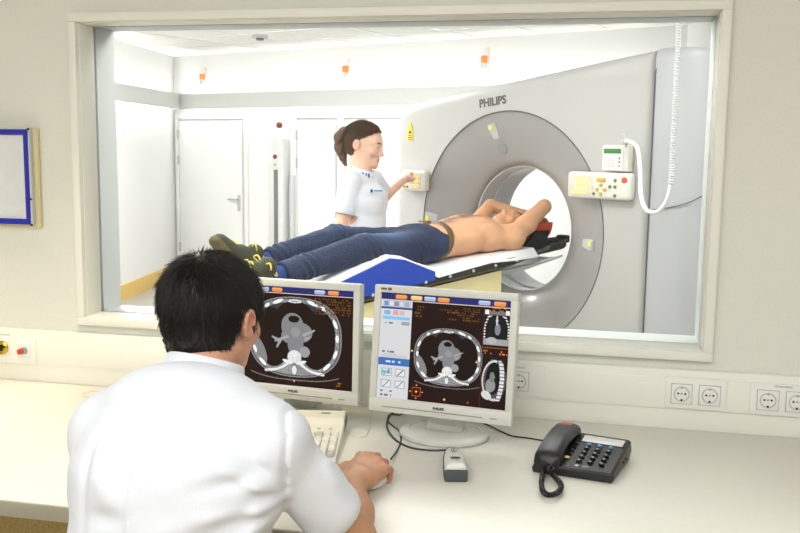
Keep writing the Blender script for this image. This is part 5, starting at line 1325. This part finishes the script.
# jeans
def denim(name):
    m = mat(name, (38, 52, 88), .8, bump=.5, bscale=500, vary=.45, vscale=7, stretch=(1, 1, 1)); return m
m_jean = mat('blue denim', (40, 56, 94), .85, bump=.1, bscale=420, attr='Col')
J = Field([-1.60, 1.0, .82], [-.62, 2.55, 1.22], .0052)
J.loft([(q3(-.96, 0, .988), .165, .098), (q3(-.80, 0, .998), .168, .100), (q3(-.60, 0, 1.005), .158, .100)], llat, .03)
for s, (h_, k_, a_) in hips.items():
    J.cone(h_, k_, .088, .068, .03); J.cone(k_, k_*.16+a_*.84, .068, .055, .02); J.cut(k_*.145+a_*.855, a_-k_, .09)
def jw(X, Y, Z):
    d = .0035*wn(X, Y, Z, 34, 31)+.0025*wn(X, Y, Z, 70, 32)
    a = (X-C0.x)*lax[0]+(Y-C0.y)*lax[1]
    d = d+.004*np.sin(a*150+Z*90+wn(X, Y, Z, 22, 33)*2)*(np.exp(-((a+1.22)/.07)**2)+np.exp(-((a+1.62)/.05)**2)+np.exp(-((a+.93)/.05)**2)*.8)
    return d
J.disp(jw)
belt_n = nv(lax*1.0+upz*(-.42)+llat*(.10)); bp = q3(-.68, 0, 1.01)
J.plane(bp, belt_n)
def colj(P):
    a = (P-np.array(C0))@lax; s = (P-np.array(C0))@llat; z = P[:, 2]
    n = wn(P[:, 0], P[:, 1], P[:, 2], 18, 41); n2 = wn(P[:, 0], P[:, 1], P[:, 2], 160, 42)
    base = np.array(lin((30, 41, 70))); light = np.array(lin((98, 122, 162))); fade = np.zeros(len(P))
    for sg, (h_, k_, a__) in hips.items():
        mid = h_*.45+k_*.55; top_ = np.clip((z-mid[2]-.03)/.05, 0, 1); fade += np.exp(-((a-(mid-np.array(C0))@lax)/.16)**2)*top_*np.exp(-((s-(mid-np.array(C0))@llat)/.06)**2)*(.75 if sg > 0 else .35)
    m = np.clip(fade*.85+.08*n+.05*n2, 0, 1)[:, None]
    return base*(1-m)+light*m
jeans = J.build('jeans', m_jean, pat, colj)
# belt: a band just above the jeans' top edge
m_belt = mat('brown leather belt', (96, 72, 40), .45)
Bt = Field([-1.15, 1.75, .86], [-.62, 2.5, 1.2], .0052); Bt.loft([(q3(-.90, 0, .993), .174, .105), (q3(-.55, 0, 1.010), .163, .105)], llat, .0); Bt.plane(bp-belt_n*.004, belt_n); Bt.plane(bp-belt_n*.040, -belt_n); Bt.build('belt', m_belt, pat)
p_ = q3(-.73, -.02, 1.112); MB().box((0, 0, 0), (.05, .045, .008), M=frameM(V(p_), V(llat), V(nv(lax-upz*.05)), V(nv(upz+lax*.05))), bev=.002).build('belt_buckle', mat('brass buckle', (150, 118, 50), .35, .8), pat)
# red positioning light lines on the chest: a thin glowing cross lies on the skin in the photo
# shoes and socks
m_shoe = mat('dark olive shoe', (58, 58, 40), .75, bump=.3, bscale=200); m_sole = mat('olive brown sole', (96, 86, 48), .7, bump=.4, bscale=120); m_lace = mat('yellow laces', (236, 214, 96), .7); m_sock_ = mat('blue sock', (32, 60, 120), .85)
for sg, (h_, k_, an) in hips.items():
    out = .30 if sg > 0 else -.12      # toe leaning outwards
    toe = nv(upz*(.62 if sg > 0 else .74)+llat*out-lax*(.80 if sg > 0 else .62)); leg = nv(k_-an); foot_n = nv(-leg+toe*(leg@toe)); side = np.cross(toe, foot_n)
    heel = an-leg*.055-upz*.012; A = lambda t, d_, w=0: heel+toe*t+foot_n*d_+side*w
    S_ = Field(heel-.3, heel+.3, .0048)
    S_.cone(A(-.02, -.03), A(.07, -.035), .040, .040, .02, flat=(side, 1.0)); S_.cone(A(.06, -.015), A(.18, .008), .044, .036, .02, flat=(side, 1.12)); S_.cone(A(.02, -.03), A(.02, -.085), .043, .044, .02)
    S_.plane(A(0, .018), foot_n); S_.build('shoe', m_shoe, pat)
    O_ = Field(heel-.3, heel+.3, .0048); O_.cone(A(-.025, .022), A(.10, .024), .040, .036, .01, flat=(side, 1.0)); O_.cone(A(.10, .024), A(.185, .018), .040, .037, .01, flat=(side, 1.12)); O_.plane(A(0, .012), -foot_n); O_.plane(A(0, .036), foot_n)
    O_.build('shoe_sole', m_sole, pat)
    lc = MB()
    for t in (.05, .075, .10, .125): lc.tube([V(A(t, -.030-.018+.22*(t-.05), -.030)), V(A(t+.012, -.066+.24*(t-.05), .0)), V(A(t, -.030-.018+.22*(t-.05), .030))], .0038, 6, sub=4)
    bow = A(.045, -.078)
    for w1, w2 in ((.05, .035), (-.05, .03), (.03, -.05), (-.02, -.06)):
        lc.tube([V(bow), V(bow+side*w1*.8+toe*w2*.6-foot_n*.02), V(bow+side*w1*1.2+toe*(w2-.02)-foot_n*.006), V(bow+side*w1*.5-toe*.02-foot_n*.004), V(bow)], .0036, 6, sub=5)
    lc.build('shoelace', m_lace, pat)
    K = MB(); K.tube([V(an+leg*.13), V(an-leg*.055)], .040, 20).build('sock', m_sock_, pat)
